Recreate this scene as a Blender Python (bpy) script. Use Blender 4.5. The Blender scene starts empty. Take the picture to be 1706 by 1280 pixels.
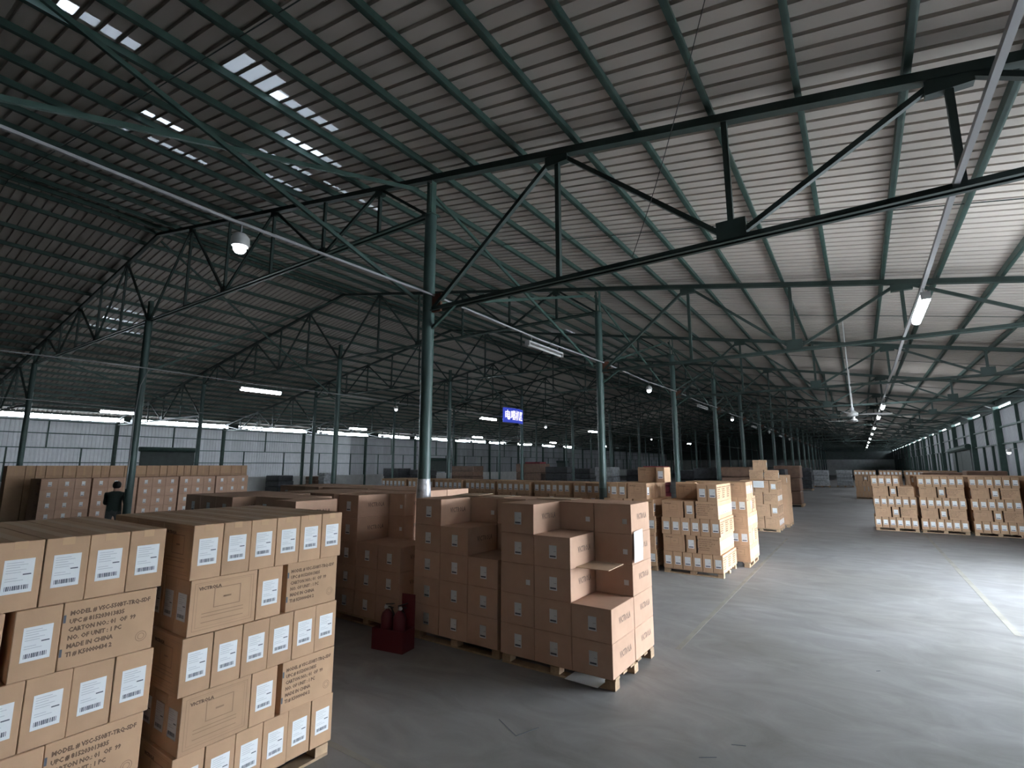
import bpy, bmesh, math, random
from mathutils import Vector, Matrix
random.seed(7)
PI = math.pi
SC = bpy.context.scene
COL = SC.collection

# ------------------------------------------------------------------ camera, world, exposure
FPX, VPX, HZ = 839.0, 1433.3, 774.0
pitch = math.atan((HZ - 640) / FPX)
yaw = math.atan(0.683)                       # camera turned left of the hall's long axis (+Y)
cam_d = bpy.data.cameras.new('camera')
cam_d.sensor_fit = 'HORIZONTAL'
cam_d.sensor_width = 36.0
cam_d.lens = FPX / 1706.0 * 36.0
cam_d.clip_start = 0.05
cam_d.clip_end = 500
cam = bpy.data.objects.new('camera', cam_d)
COL.objects.link(cam)
cam.location = (0, 0, 2.0)
cam.rotation_euler = (PI / 2 + pitch, 0, yaw)
SC.camera = cam

world = bpy.data.worlds.new('overcast_sky')
SC.world = world
world.use_nodes = True
bg = world.node_tree.nodes['Background']
bg.inputs[0].default_value = (0.80, 0.90, 1.0, 1)
bg.inputs[1].default_value = 36.0

SC.view_settings.view_transform = 'Standard'
SC.view_settings.look = 'None'
SC.view_settings.exposure = 0.55
SC.view_settings.gamma = 1.0
SC.view_settings.use_curve_mapping = False
SC.cycles.max_bounces = 7
SC.cycles.diffuse_bounces = 5
SC.cycles.glossy_bounces = 3
SC.cycles.sample_clamp_indirect = 4.0
SC.cycles.use_denoising = True
SC.cycles.caustics_reflective = False
SC.cycles.caustics_refractive = False
LAMP_TUBE, LAMP_BULB, LAMP_AISLE = 46.0, 16.0, 95.0

# ------------------------------------------------------------------ the hall's measures (metres)
S = 6.0                                      # bay length
Y1 = 5.235                                   # first truss in view
D = 5.07
XR, XL, XM = D, -7 * D, -3 * D               # right wall, left wall, ridge
YB, YE = Y1 - 3 * S, Y1 + 18 * S             # rear and far ends
DOOR = (7.1, 13.5, 2.65)                       # open loading doorway in the right wall


def roofz(x):
    return 8.38 - 0.18 * abs(x - XM)


# ------------------------------------------------------------------ materials
def mat(name, col, rough=0.7, metal=0.0, emit=None, noise=0.0, nscale=6.0, objvar=0.0, bump=0.0, spec=0.5):
    m = bpy.data.materials.new(name)
    m.use_nodes = True
    nt = m.node_tree
    b = nt.nodes['Principled BSDF']
    b.inputs['Base Color'].default_value = (*col, 1)
    b.inputs['Roughness'].default_value = rough
    b.inputs['Metallic'].default_value = metal
    b.inputs['Specular IOR Level'].default_value = spec
    if emit:
        b.inputs['Emission Color'].default_value = (*emit[0], 1)
        b.inputs['Emission Strength'].default_value = emit[1]
    if noise or objvar:
        hsv = nt.nodes.new('ShaderNodeHueSaturation')
        hsv.inputs['Color'].default_value = (*col, 1)
        val = None
        if noise:
            tc = nt.nodes.new('ShaderNodeTexCoord')
            n = nt.nodes.new('ShaderNodeTexNoise')
            n.inputs['Scale'].default_value = nscale
            n.inputs['Detail'].default_value = 5
            nt.links.new(tc.outputs['Object'], n.inputs['Vector'])
            mr = nt.nodes.new('ShaderNodeMapRange')
            mr.inputs['From Min'].default_value = 0.3
            mr.inputs['From Max'].default_value = 0.7
            mr.inputs['To Min'].default_value = 1 - noise
            mr.inputs['To Max'].default_value = 1 + noise
            nt.links.new(n.outputs['Fac'], mr.inputs['Value'])
            val = mr.outputs['Result']
            if bump:
                bp = nt.nodes.new('ShaderNodeBump')
                bp.inputs['Strength'].default_value = bump
                bp.inputs['Distance'].default_value = 0.01
                nt.links.new(n.outputs['Fac'], bp.inputs['Height'])
                nt.links.new(bp.outputs['Normal'], b.inputs['Normal'])
        if objvar:
            oi = nt.nodes.new('ShaderNodeObjectInfo')
            mr2 = nt.nodes.new('ShaderNodeMapRange')
            mr2.inputs['To Min'].default_value = 1 - objvar
            mr2.inputs['To Max'].default_value = 1 + objvar
            nt.links.new(oi.outputs['Random'], mr2.inputs['Value'])
            if val is not None:
                mu = nt.nodes.new('ShaderNodeMath')
                mu.operation = 'MULTIPLY'
                nt.links.new(val, mu.inputs[0])
                nt.links.new(mr2.outputs['Result'], mu.inputs[1])
                val = mu.outputs[0]
            else:
                val = mr2.outputs['Result']
        nt.links.new(val, hsv.inputs['Value'])
        nt.links.new(hsv.outputs['Color'], b.inputs['Base Color'])
    return m


M = {}
M['card'] = mat('cardboard', (0.51, 0.33, 0.21), 0.95, noise=0.05, nscale=9, objvar=0.08, spec=0.02)
M['card_big'] = mat('cardboard_plain', (0.53, 0.345, 0.25), 0.95, noise=0.05, nscale=7, objvar=0.06, spec=0.02)
M['card_inner'] = mat('cardboard_inner', (0.50, 0.35, 0.23), 0.85, noise=0.06)
M['label'] = mat('label_paper', (0.80, 0.81, 0.82), 0.6)
M['ink'] = mat('label_ink', (0.10, 0.11, 0.14), 0.7)
M['ink_grey'] = mat('label_grey_ink', (0.45, 0.46, 0.50), 0.7)
M['print'] = mat('carton_print', (0.16, 0.095, 0.06), 0.8)
M['print_faint'] = mat('carton_faint_print', (0.30, 0.185, 0.115), 0.8)
M['brand'] = mat('carton_brand_print', (0.20, 0.13, 0.10), 0.8)
M['tape'] = mat('packing_tape', (0.54, 0.35, 0.21), 0.6, spec=0.1)
M['wood'] = mat('pallet_wood', (0.42, 0.29, 0.18), 0.8, noise=0.18, nscale=14, objvar=0.18)
M['green'] = mat('dark_green_paint', (0.045, 0.088, 0.074), 0.5, noise=0.2, nscale=5, objvar=0.12)
M['green_col'] = mat('column_green_paint', (0.055, 0.098, 0.09), 0.42, noise=0.15, nscale=4, objvar=0.05)
M['truss'] = mat('truss_dark_steel', (0.026, 0.045, 0.040), 0.55, noise=0.2, nscale=6, objvar=0.15)
M['rust'] = mat('rusted_plate', (0.13, 0.05, 0.03), 0.8, noise=0.3, nscale=20)
M['wall'] = mat('wall_sheet_steel', (0.42, 0.44, 0.47), 0.5, metal=0.0, noise=0.10, nscale=1.5, objvar=0.10)
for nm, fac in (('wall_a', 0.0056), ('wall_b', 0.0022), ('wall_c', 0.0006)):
    m = mat('shade_graded_wall_sheet', (0.42, 0.43, 0.45) if nm == 'wall_a' else (0.27, 0.28, 0.30), 0.5, noise=0.10, nscale=1.5, objvar=0.10)  # far and right-hand sheets get a darker base, dimness put into the colour
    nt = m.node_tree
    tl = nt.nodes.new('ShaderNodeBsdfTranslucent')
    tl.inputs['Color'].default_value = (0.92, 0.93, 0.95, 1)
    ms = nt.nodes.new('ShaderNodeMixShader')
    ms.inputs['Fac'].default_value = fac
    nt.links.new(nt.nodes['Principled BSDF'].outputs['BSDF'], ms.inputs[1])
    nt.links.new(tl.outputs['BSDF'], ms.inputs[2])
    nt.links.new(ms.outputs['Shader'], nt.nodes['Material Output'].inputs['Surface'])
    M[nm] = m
M['masonry'] = mat('whitewashed_masonry', (0.68, 0.68, 0.67), 0.9, noise=0.12, nscale=2, bump=0.3)
M['conduit'] = mat('grey_conduit', (0.34, 0.34, 0.35), 0.4, objvar=0.05)
M['fixture'] = mat('lamp_housing', (0.62, 0.62, 0.62), 0.35)
M['tube'] = mat('lit_tube', (1, 1, 1), 0.3, emit=((0.86, 0.93, 1.0), LAMP_TUBE))
M['tube_aisle'] = mat('lit_aisle_tube', (1, 1, 1), 0.3, emit=((0.86, 0.93, 1.0), LAMP_AISLE))
M['tube_off'] = mat('unlit_tube', (0.75, 0.75, 0.75), 0.25)
M['bulb'] = mat('lit_bulb', (1, 1, 1), 0.3, emit=((0.86, 0.93, 1.0), LAMP_BULB))
M['red'] = mat('red_enamel', (0.10, 0.010, 0.014), 0.6)
M['black'] = mat('black_rubber', (0.02, 0.02, 0.02), 0.6)
M['brass'] = mat('valve_metal', (0.6, 0.58, 0.5), 0.3, metal=0.8)
M['signblue'] = mat('sign_blue_glow', (0.03, 0.06, 0.42), 0.4, emit=((0.05, 0.08, 0.62), 0.42))  # faint glow added to brighten the board
M['signwhite'] = mat('sign_white', (0.85, 0.85, 0.9), 0.5)
M['signlit'] = mat('sign_letters_glow', (0.95, 0.93, 0.98), 0.5, emit=((1.0, 0.92, 1.0), 0.75))  # glow added so the letters read bright in the dark hall
M['darkwrap'] = mat('dark_stretch_wrap', (0.055, 0.06, 0.068), 0.35, noise=0.4, nscale=5, objvar=0.4)
M['brownwrap'] = mat('brown_wrapped_goods', (0.22, 0.13, 0.09), 0.5, noise=0.2, nscale=5, objvar=0.2)
M['palewrap'] = mat('pale_stretch_wrap', (0.42, 0.44, 0.46), 0.3, noise=0.35, nscale=6, objvar=0.15)
M['redcloth'] = mat('red_tarpaulin', (0.36, 0.06, 0.08), 0.6, noise=0.2, nscale=6)
M['tarp'] = mat('grey_green_tarpaulin', (0.10, 0.12, 0.115), 0.6, noise=0.12, nscale=3)
M['film'] = mat('clear_wrap_film', (0.62, 0.62, 0.64), 0.12, noise=0.25, nscale=16, bump=0.8, spec=0.9)
M['skin'] = mat('skin', (0.50, 0.30, 0.22), 0.6)
M['hair'] = mat('black_hair', (0.012, 0.010, 0.010), 0.5)
M['jacket'] = mat('dark_green_jacket', (0.045, 0.065, 0.058), 0.85)
M['trousers'] = mat('charcoal_trousers', (0.095, 0.105, 0.105), 0.85)
M['shoe'] = mat('black_shoe', (0.015, 0.015, 0.015), 0.5)
M['yellow'] = mat('worn_yellow_paint', (0.29, 0.272, 0.235), 0.75, noise=0.15, nscale=3)
M['ground'] = mat('outdoor_concrete', (0.30, 0.30, 0.29), 0.9, noise=0.1)
M['plastic_cord'] = mat('thin_black_cord', (0.03, 0.03, 0.03), 0.6)

# roof sheet: painted steel with long weather streaks
m = mat('roof_sheet_steel', (0.47, 0.425, 0.385), 0.5, objvar=0.10, spec=0.3)
nt = m.node_tree
M['roof'] = m
for nm, fac in (('patch_dim', 0.009), ('patch_bright', 0.035)):
    m = mat('weathered_translucent_sheet', (0.45, 0.45, 0.44), 0.6)
    nt = m.node_tree
    tl = nt.nodes.new('ShaderNodeBsdfTranslucent')
    tl.inputs['Color'].default_value = (0.90, 0.94, 1.0, 1)
    ms = nt.nodes.new('ShaderNodeMixShader')
    ms.inputs['Fac'].default_value = fac
    nt.links.new(nt.nodes['Principled BSDF'].outputs['BSDF'], ms.inputs[1])
    nt.links.new(tl.outputs['BSDF'], ms.inputs[2])
    nt.links.new(ms.outputs['Shader'], nt.nodes['Material Output'].inputs['Surface'])
    M[nm] = m

# floor: trowelled concrete with broad patches, dust drags and hairline cracks
m = bpy.data.materials.new('trowelled_concrete')
m.use_nodes = True
nt = m.node_tree
b = nt.nodes['Principled BSDF']
tc = nt.nodes.new('ShaderNodeTexCoord')
mp = nt.nodes.new('ShaderNodeMapping')
mp.inputs['Rotation'].default_value = (0, 0, 0.5)
mp.inputs['Scale'].default_value = (0.75, 1.35, 1)
nt.links.new(tc.outputs['Object'], mp.inputs['Vector'])
n1 = nt.nodes.new('ShaderNodeTexNoise')
n1.inputs['Scale'].default_value = 1.7
n1.inputs['Detail'].default_value = 9
n1.inputs['Roughness'].default_value = 0.6
n1.inputs['Distortion'].default_value = 1.2
nt.links.new(mp.outputs['Vector'], n1.inputs['Vector'])
n2 = nt.nodes.new('ShaderNodeTexNoise')
n2.inputs['Scale'].default_value = 0.5
n2.inputs['Detail'].default_value = 3
nt.links.new(tc.outputs['Object'], n2.inputs['Vector'])
r1 = nt.nodes.new('ShaderNodeValToRGB')
r1.color_ramp.elements[0].position = 0.30
r1.color_ramp.elements[0].color = (0.20, 0.195, 0.19, 1)
r1.color_ramp.elements[1].position = 0.72
r1.color_ramp.elements[1].color = (0.345, 0.337, 0.333, 1)
nt.links.new(n1.outputs['Fac'], r1.inputs['Fac'])
mx = nt.nodes.new('ShaderNodeMixRGB')
mx.blend_type = 'MULTIPLY'
mx.inputs['Fac'].default_value = 0.6
r2 = nt.nodes.new('ShaderNodeValToRGB')
r2.color_ramp.elements[0].position = 0.35
r2.color_ramp.elements[0].color = (0.74, 0.72, 0.68, 1)
r2.color_ramp.elements[1].position = 0.65
r2.color_ramp.elements[1].color = (1.0, 1.0, 1.02, 1)
nt.links.new(n2.outputs['Fac'], r2.inputs['Fac'])
nt.links.new(r1.outputs['Color'], mx.inputs['Color1'])
nt.links.new(r2.outputs['Color'], mx.inputs['Color2'])
nt.links.new(mx.outputs['Color'], b.inputs['Base Color'])
rr = nt.nodes.new('ShaderNodeMapRange')
rr.inputs['To Min'].default_value = 0.42
rr.inputs['To Max'].default_value = 0.72
nt.links.new(n1.outputs['Fac'], rr.inputs['Value'])
nt.links.new(rr.outputs['Result'], b.inputs['Roughness'])
bp = nt.nodes.new('ShaderNodeBump')
bp.inputs['Strength'].default_value = 0.12
nt.links.new(n1.outputs['Fac'], bp.inputs['Height'])
nt.links.new(bp.outputs['Normal'], b.inputs['Normal'])
M['floor'] = m


# ------------------------------------------------------------------ mesh helpers
class MB:
    """Collects boxes, tubes and faces; mesh() makes one mesh of them."""

    def __init__(s):
        s.v, s.f, s.mi, s.mats = [], [], [], []

    def m(s, material):
        if material not in s.mats:
            s.mats.append(material)
        return s.mats.index(material)

    def faces(s, vs, fs, material):
        o, i = len(s.v), s.m(material)
        s.v += [tuple(p) for p in vs]
        s.f += [tuple(o + k for k in f) for f in fs]
        s.mi += [i] * len(fs)

    def box(s, x0, y0, z0, x1, y1, z1, material, bev=0.0):
        if bev <= 0:
            vs = [(x0, y0, z0), (x1, y0, z0), (x1, y1, z0), (x0, y1, z0), (x0, y0, z1), (x1, y0, z1), (x1, y1, z1), (x0, y1, z1)]
            s.faces(vs, [(0, 3, 2, 1), (4, 5, 6, 7), (0, 1, 5, 4), (1, 2, 6, 5), (2, 3, 7, 6), (3, 0, 4, 7)], material)
        else:
            bm = bmesh.new()
            bmesh.ops.create_cube(bm, size=1)
            for v in bm.verts:
                v.co = Vector(((x0 + x1) / 2 + v.co.x * (x1 - x0), (y0 + y1) / 2 + v.co.y * (y1 - y0), (z0 + z1) / 2 + v.co.z * (z1 - z0)))
            bmesh.ops.bevel(bm, geom=bm.edges[:], offset=bev, segments=1, affect='EDGES', clamp_overlap=True)
            bm.verts.index_update()
            s.faces([v.co[:] for v in bm.verts], [[v.index for v in f.verts] for f in bm.faces], material)
            bm.free()

    def bar(s, a, b, w, h, material, up=(0, 0, 1)):
        """box beam from a to b, w across, h along the 'up' side"""
        a, b = Vector(a), Vector(b)
        d = (b - a).normalized()
        u = Vector(up)
        sd = d.cross(u)
        if sd.length < 1e-3:
            sd = d.cross(Vector((1, 0, 0)))
        sd.normalize()
        u = sd.cross(d).normalized()
        vs = []
        for p in (a, b):
            for i, j in ((-1, -1), (1, -1), (1, 1), (-1, 1)):
                vs.append(p + sd * (i * w / 2) + u * (j * h / 2))
        s.faces(vs, [(3, 2, 1, 0), (4, 5, 6, 7), (0, 1, 5, 4), (1, 2, 6, 5), (2, 3, 7, 6), (3, 0, 4, 7)], material)

    def tube(s, a, b, r, material, n=12, r2=None, caps=True):
        a, b = Vector(a), Vector(b)
        r2 = r if r2 is None else r2
        d = (b - a).normalized()
        u = d.orthogonal().normalized()
        w = d.cross(u)
        vs = []
        for p, rad in ((a, r), (b, r2)):
            for k in range(n):
                t = 2 * PI * k / n
                vs.append(p + (u * math.cos(t) + w * math.sin(t)) * rad)
        fs = [(k, (k + 1) % n, n + (k + 1) % n, n + k) for k in range(n)]
        if caps:
            fs += [tuple(range(n))[::-1], tuple(range(n, 2 * n))]
        s.faces(vs, fs, material)

    def lathe(s, prof, material, n=20, c=(0, 0, 0)):
        """profile of (r, z) pairs turned about the vertical through c"""
        vs, fs = [], []
        for r, z in prof:
            for k in range(n):
                t = 2 * PI * k / n
                vs.append((c[0] + r * math.cos(t), c[1] + r * math.sin(t), c[2] + z))
        for i in range(len(prof) - 1):
            for k in range(n):
                fs.append((i * n + k, i * n + (k + 1) % n, (i + 1) * n + (k + 1) % n, (i + 1) * n + k))
        fs.append(tuple(range(n))[::-1])
        fs.append(tuple(range((len(prof) - 1) * n, len(prof) * n)))
        s.faces(vs, fs, material)

    def mesh(s, name, smooth=False):
        me = bpy.data.meshes.new(name)
        me.from_pydata(s.v, [], s.f)
        for mm in s.mats:
            me.materials.append(mm)
        me.polygons.foreach_set('material_index', s.mi)
        if smooth:
            me.polygons.foreach_set('use_smooth', [True] * len(s.f))
            me.set_sharp_from_angle(angle=0.7) if hasattr(me, 'set_sharp_from_angle') else None
        me.update()
        return me


def link(name, me, parent=None, loc=None, rz=None):
    o = bpy.data.objects.new(name, me)
    COL.objects.link(o)
    if parent:
        o.parent = parent
    if loc:
        o.location = loc
    if rz is not None:
        o.rotation_euler = (0, 0, rz)
    return o


def tag(o, label=None, cat=None, group=None, kind=None):
    if label:
        o['label'] = label
    if cat:
        o['category'] = cat
    if group:
        o['group'] = group
    if kind:
        o['kind'] = kind
    return o


def empty(name, loc=(0, 0, 0), rz=0.0):
    o = bpy.data.objects.new(name, None)
    COL.objects.link(o)
    o.location = loc
    o.rotation_euler = (0, 0, rz)
    return o


def text_mesh(lines, size, material, thick=0.0012, space=1.3, bold=0.0, name='text', track=1.0):
    cu = bpy.data.curves.new(name, 'FONT')
    cu.body = '\n'.join(lines)
    cu.size = size
    cu.space_line = space
    cu.space_character = track
    cu.extrude = thick / 2
    cu.offset = bold
    cu.resolution_u = 1
    o = bpy.data.objects.new(name, cu)
    COL.objects.link(o)
    bpy.context.view_layer.update()
    me = bpy.data.meshes.new_from_object(o)
    me.materials.clear()
    me.materials.append(material)
    bpy.data.objects.remove(o)
    return me


def place_text(me, origin, ux, uz, sx=1.0):
    """text laid in its own XY is set up on the plane spanned by ux (along) and uz (up)"""
    ux, uz = Vector(ux), Vector(uz)
    n = ux.cross(uz)
    mt = Matrix(((ux.x * sx, uz.x, n.x, origin[0]), (ux.y * sx, uz.y, n.y, origin[1]), (ux.z * sx, uz.z, n.z, origin[2]), (0, 0, 0, 1)))
    me.transform(mt)
    return me


ORD = ['first', 'second', 'third', 'fourth', 'fifth', 'sixth', 'seventh', 'eighth', 'ninth', 'tenth', 'eleventh', 'twelfth', 'thirteenth',
       'fourteenth', 'fifteenth', 'sixteenth', 'seventeenth', 'eighteenth', 'nineteenth', 'twentieth', 'twenty-first', 'twenty-second',
       'twenty-third', 'twenty-fourth']

# ------------------------------------------------------------------ the setting: floor
mb = MB()
mb.box(XL - 0.2, YB, -0.2, XR + 0.2, YE, 0.0, M['floor'])
floor = tag(link('floor', mb.mesh('floor')), 'trowelled grey concrete warehouse floor with scuffs and worn lines', None, None, 'structure')
# worn painted lines
for (x0, y0, x1, y1) in ((1.33, 8.6, 1.40, 60.0), (-1.86, 5.9, -1.80, 16.0), (-3.6, 2.55, -2.3, 2.60)):
    mb = MB()
    mb.box(x0, y0, 0.0, x1, y1, 0.0015, M['yellow'])
    link('floor_marking', mb.mesh('floor_marking'), floor)
# hairline cracks
for pts in (((-2.55, 3.55), (-2.30, 3.42), (-2.22, 3.62)), ((0.0, 3.05), (0.02, 3.2), (0.12, 3.28), (0.10, 3.42), (0.22, 3.5), (0.18, 3.72), (0.05, 3.95)),
            ((-1.1, 3.9), (-1.0, 3.97)), ((-0.95, 4.2), (-0.86, 4.24)), ((0.42, 3.7), (0.5, 3.66)), ((-1.3, 3.15), (-1.22, 3.1)), ((-0.05, 6.4), (-0.02, 6.43))):
    mb = MB()
    for a, b2 in zip(pts, pts[1:]):
        mb.bar((*a, 0.001), (*b2, 0.001), 0.006, 0.002, M['ink'])
    link('crack', mb.mesh('crack'), floor)
mb = MB()
mb.box(XR + 0.2, YB - 40, -0.3, XR + 80, YE + 40, -0.05, M['ground'])
mb.box(XL - 80, YB - 40, -0.3, XL - 0.2, YE + 40, -0.05, M['ground'])
tag(link('ground', mb.mesh('ground')), 'pale concrete yard outside the hall', None, None, 'structure')

# ------------------------------------------------------------------ the setting: ceiling of ribbed sheets on purlins
ceiling = tag(empty('ceiling'), 'ribbed steel sheet roof on green purlins', None, None, 'structure')
PITCH = 0.192
NR = 5
SHW = PITCH * NR


def sheet_mesh(side, holes=()):
    """one sheet from ridge to eave, NR ribs; holes = (x0, x1, first pan, last pan)"""
    xe = XR + 0.35 if side > 0 else XL - 0.35
    cuts = sorted({XM, xe} | {h[0] for h in holes} | {h[1] for h in holes})
    prof = []
    for k in range(NR):
        y = k * PITCH
        prof += [(y, 0.0), (y + 0.010, 0.036), (y + 0.040, 0.036), (y + 0.050, 0.0)]
    prof.append((NR * PITCH + 0.003, 0.0))
    vs, fs = [], []
    lit = [[], []]
    for x in cuts:
        for (y, z) in prof:
            vs.append((x, y, roofz(x) + z))
    n = len(prof)
    for i in range(len(cuts) - 1):
        xm = (cuts[i] + cuts[i + 1]) / 2
        for j in range(n - 1):
            pan = j // 4
            f = (i * n + j, (i + 1) * n + j, (i + 1) * n + j + 1, i * n + j + 1)
            hit = [h for h in holes if h[0] < xm < h[1] and h[2] <= pan <= h[3] and j % 4 == 3]
            (lit[hit[0][4]] if hit else fs).append(f)
    mb = MB()
    mb.faces(vs, fs, M['roof'])
    for q, nm in enumerate(('patch_dim', 'patch_bright')):
        if lit[q]:
            mb.faces(vs, lit[q], M[nm])
    return mb.mesh('roof_sheet')


base_r, base_l = sheet_mesh(1), sheet_mesh(-1)
HOLES = []
# weathered translucent patches between the purlins: (Y from, Y to, X from, X to, bright)
for (ya, yb, x0, x1, br) in ((2.55, 2.95, -5.88, -5.35, 0), (2.95, 3.15, -5.85, -5.62, 1), (3.15, 3.6, -5.86, -5.60, 0), (3.3, 3.5, -5.85, -5.60, 1), (3.6, 3.95, -5.85, -5.62, 0),
                             (3.6, 3.75, -6.72, -6.50, 0), (3.75, 4.2, -6.72, -6.52, 1), (4.2, 4.6, -6.72, -6.55, 0), (0.95, 1.3, -6.68, -6.40, 1), (1.3, 1.7, -6.68, -6.40, 0),
                             (2.4, 2.8, -8.35, -8.15, 1), (2.6, 2.8, -7.72, -7.66, 1), (2.9, 3.7, -9.25, -9.05, 0), (2.3, 2.6, -9.3, -9.2, 0), (3.9, 4.7, -7.55, -7.40, 0),
                             (4.4, 5.0, -8.4, -8.25, 0), (5.0, 6.2, -7.5, -7.36, 0), (11.6, 12.3, -9.25, -9.10, 0), (17.3, 18.2, -9.25, -9.1, 0), (17.5, 18.4, -10.2, -10.05, 0),
                             (5.9, 6.6, -20.95, -20.80, 0), (6.2, 6.5, -21.9, -21.75, 1), (6.5, 7.4, -21.9, -21.72, 0), (6.4, 7.6, -21.0, -20.85, 0), (5.9, 6.9, -22.8, -22.65, 0),
                             (7.0, 7.9, -22.8, -22.65, 0), (13.3, 14.3, -20.95, -20.85, 0)):
    yy_ = ya
    while yy_ < yb:
        HOLES.append((yy_ + 0.02, x0 + random.uniform(0, 0.05), x1 - random.uniform(0, 0.05), br))
        yy_ += PITCH
nsh = int((YE - YB) / SHW) + 1
for i in range(0, nsh):
    y = YB + i * SHW
    if y > YE:
        break
    for side, base in ((1, base_r), (-1, base_l)):
        hs = []
        for (hy, x0, x1, br) in HOLES:
            if y <= hy < y + SHW and (x0 > XM) == (side > 0):
                pan = int((hy - y) / PITCH)
                hs.append((x0, x1, pan, pan, br))
        me = sheet_mesh(side, hs) if hs else base
        link('roof_sheet', me, ceiling, (0, y, 0))

# purlins: lipped channels running the length of the hall
PX = [XR - 0.15, 4.0, 3.1, 2.25, 1.42, 0.64, -0.19, -1.0, -1.83, -2.6, -3.45, -4.3, -5.03, -5.9, -6.75, -7.6, -8.45, -9.35, -10.3, -11.3, -12.25, -13.2, -14.3, -15.0]
mb = MB()
mb.box(-0.022, YB, -0.108, 0.022, YE, -0.005, M['green'])
mb.box(-0.022, YB, -0.108, 0.038, YE, -0.100, M['green'])
pur = mb.mesh('purlin')
for x in PX:
    link('purlin', pur, ceiling, (x, 0, roofz(x)))
    xm_ = 2 * XM - x
    link('purlin', pur, ceiling, (xm_, 0, roofz(xm_)))

# sag rods tying the purlins together at mid bay
for side in (1, -1):
    xe_ = XR if side > 0 else XL
    mb = MB()
    mb.tube((XM, 0, roofz(XM) - 0.09), (xe_, 0, roofz(xe_) - 0.09), 0.007, M['truss'], 6)
    rod = mb.mesh('sag_rod')
    for k in range(-2, 18):
        link('sag_rod', rod, ceiling, (0, Y1 + k * S + 3.0, 0))

# ------------------------------------------------------------------ the setting: walls
wall_l = tag(empty('wall_left'), 'corrugated grey sheet wall over a low whitewashed masonry wall', None, None, 'structure')
wall_r = tag(empty('wall_right'), 'corrugated grey sheet wall with dark green posts', None, None, 'structure')
WT = 4.42        # top of the left sheets (daylight shows above)
WTR = 4.36


def wall_sheet(z0, z1, mt_, w=0.9, n=5):
    mb = MB()
    prof = []
    p = w / n
    for k in range(n):
        prof += [(k * p, 0), (k * p + 0.05, 0), (k * p + 0.07, 0.022), (k * p + 0.11, 0.022), (k * p + 0.13, 0)]
    prof.append((w + 0.002, 0))
    vs = [(x, y, z) for z in (z0, z1) for (y, x) in prof]
    m_ = len(prof)
    mb.faces(vs, [(j, j + 1, m_ + j + 1, m_ + j) for j in range(m_ - 1)], M[mt_])
    return mb.mesh('wall_sheet')


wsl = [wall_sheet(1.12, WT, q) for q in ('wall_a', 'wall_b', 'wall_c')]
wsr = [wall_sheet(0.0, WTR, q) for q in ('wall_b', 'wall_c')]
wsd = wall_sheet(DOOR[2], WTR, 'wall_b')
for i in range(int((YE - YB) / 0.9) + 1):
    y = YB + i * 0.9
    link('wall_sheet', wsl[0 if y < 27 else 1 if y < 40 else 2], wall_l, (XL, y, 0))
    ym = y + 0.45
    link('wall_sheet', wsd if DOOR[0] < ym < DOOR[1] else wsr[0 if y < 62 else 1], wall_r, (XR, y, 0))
mb = MB()
mb.box(XL - 0.12, YB, 0, XL + 0.12, YE, 1.14, M['masonry'])
link('low_wall', mb.mesh('low_wall'), wall_l)
for z in (4.30, 3.64, 2.88, 2.09):
    mb = MB()
    mb.box(XL + 0.02, YB, z - 0.025, XL + 0.09, YE, z + 0.025, M['green'])
    link('girt', mb.mesh('girt'), wall_l)
postm = MB()
postm.box(0.0, -0.08, 0, 0.18, 0.08, WT + 0.02, M['green'])
postm = postm.mesh('wall_post')
stud_u, stud_l = MB(), MB()
stud_u.box(0.02, -0.03, 2.88, 0.09, 0.03, 4.3, M['green'])
stud_l.box(0.02, -0.03, 1.14, 0.09, 0.03, 2.88, M['green'])
stud_u, stud_l = stud_u.mesh('stud'), stud_l.mesh('stud')
for k in range(-3, 18):
    y = Y1 + k * S
    link('wall_post', postm, wall_l, (XL + 0.02, y, 0))
    link('stud', stud_u, wall_l, (XL, y + 3, 0))
    link('stud', stud_l, wall_l, (XL, y + 1.5, 0))
    link('stud', stud_l, wall_l, (XL, y + 4.5, 0))
# right wall framing
for z in (4.28, 3.55, 2.85, 1.5, 0.7):
    segs = ((YB, YE),) if z > DOOR[2] else ((YB, DOOR[0]), (DOOR[1], YE))
    for (a, b2) in segs:
        mb = MB()
        mb.box(XR - 0.09, a, z - 0.03, XR - 0.01, b2, z + 0.03, M['green'])
        link('girt', mb.mesh('girt'), wall_r)
postr = MB()
postr.box(-0.22, -0.09, 0, -0.01, 0.09, 4.42, M['green'])
postr = postr.mesh('wall_post')
studr = MB()
studr.box(-0.10, -0.04, 2.85, -0.01, 0.04, 4.28, M['green'])
studr = studr.mesh('stud')
studb = MB()
studb.box(-0.10, -0.04, 0, -0.01, 0.04, 2.85, M['green'])
studb = studb.mesh('stud')
brk = MB()
brk.bar((-0.02, 0, 4.30), (-0.50, 0, 4.55), 0.05, 0.04, M['fixture'])
brk = brk.mesh('bracket')
for k in range(-3, 18):
    y = Y1 + k * S
    if not DOOR[0] < y < DOOR[1]:
        link('wall_post', postr, wall_r, (XR, y, 0))
    link('stud', studr, wall_r, (XR, y + 3, 0))
    if not DOOR[0] < y + 2 < DOOR[1]:
        link('stud', studb, wall_r, (XR, y + 2, 0))
    link('stud', studb, wall_r, (XR, y + 4, 0))
    link('bracket', brk, wall_r, (XR, y + 0.25, 0))
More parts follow.
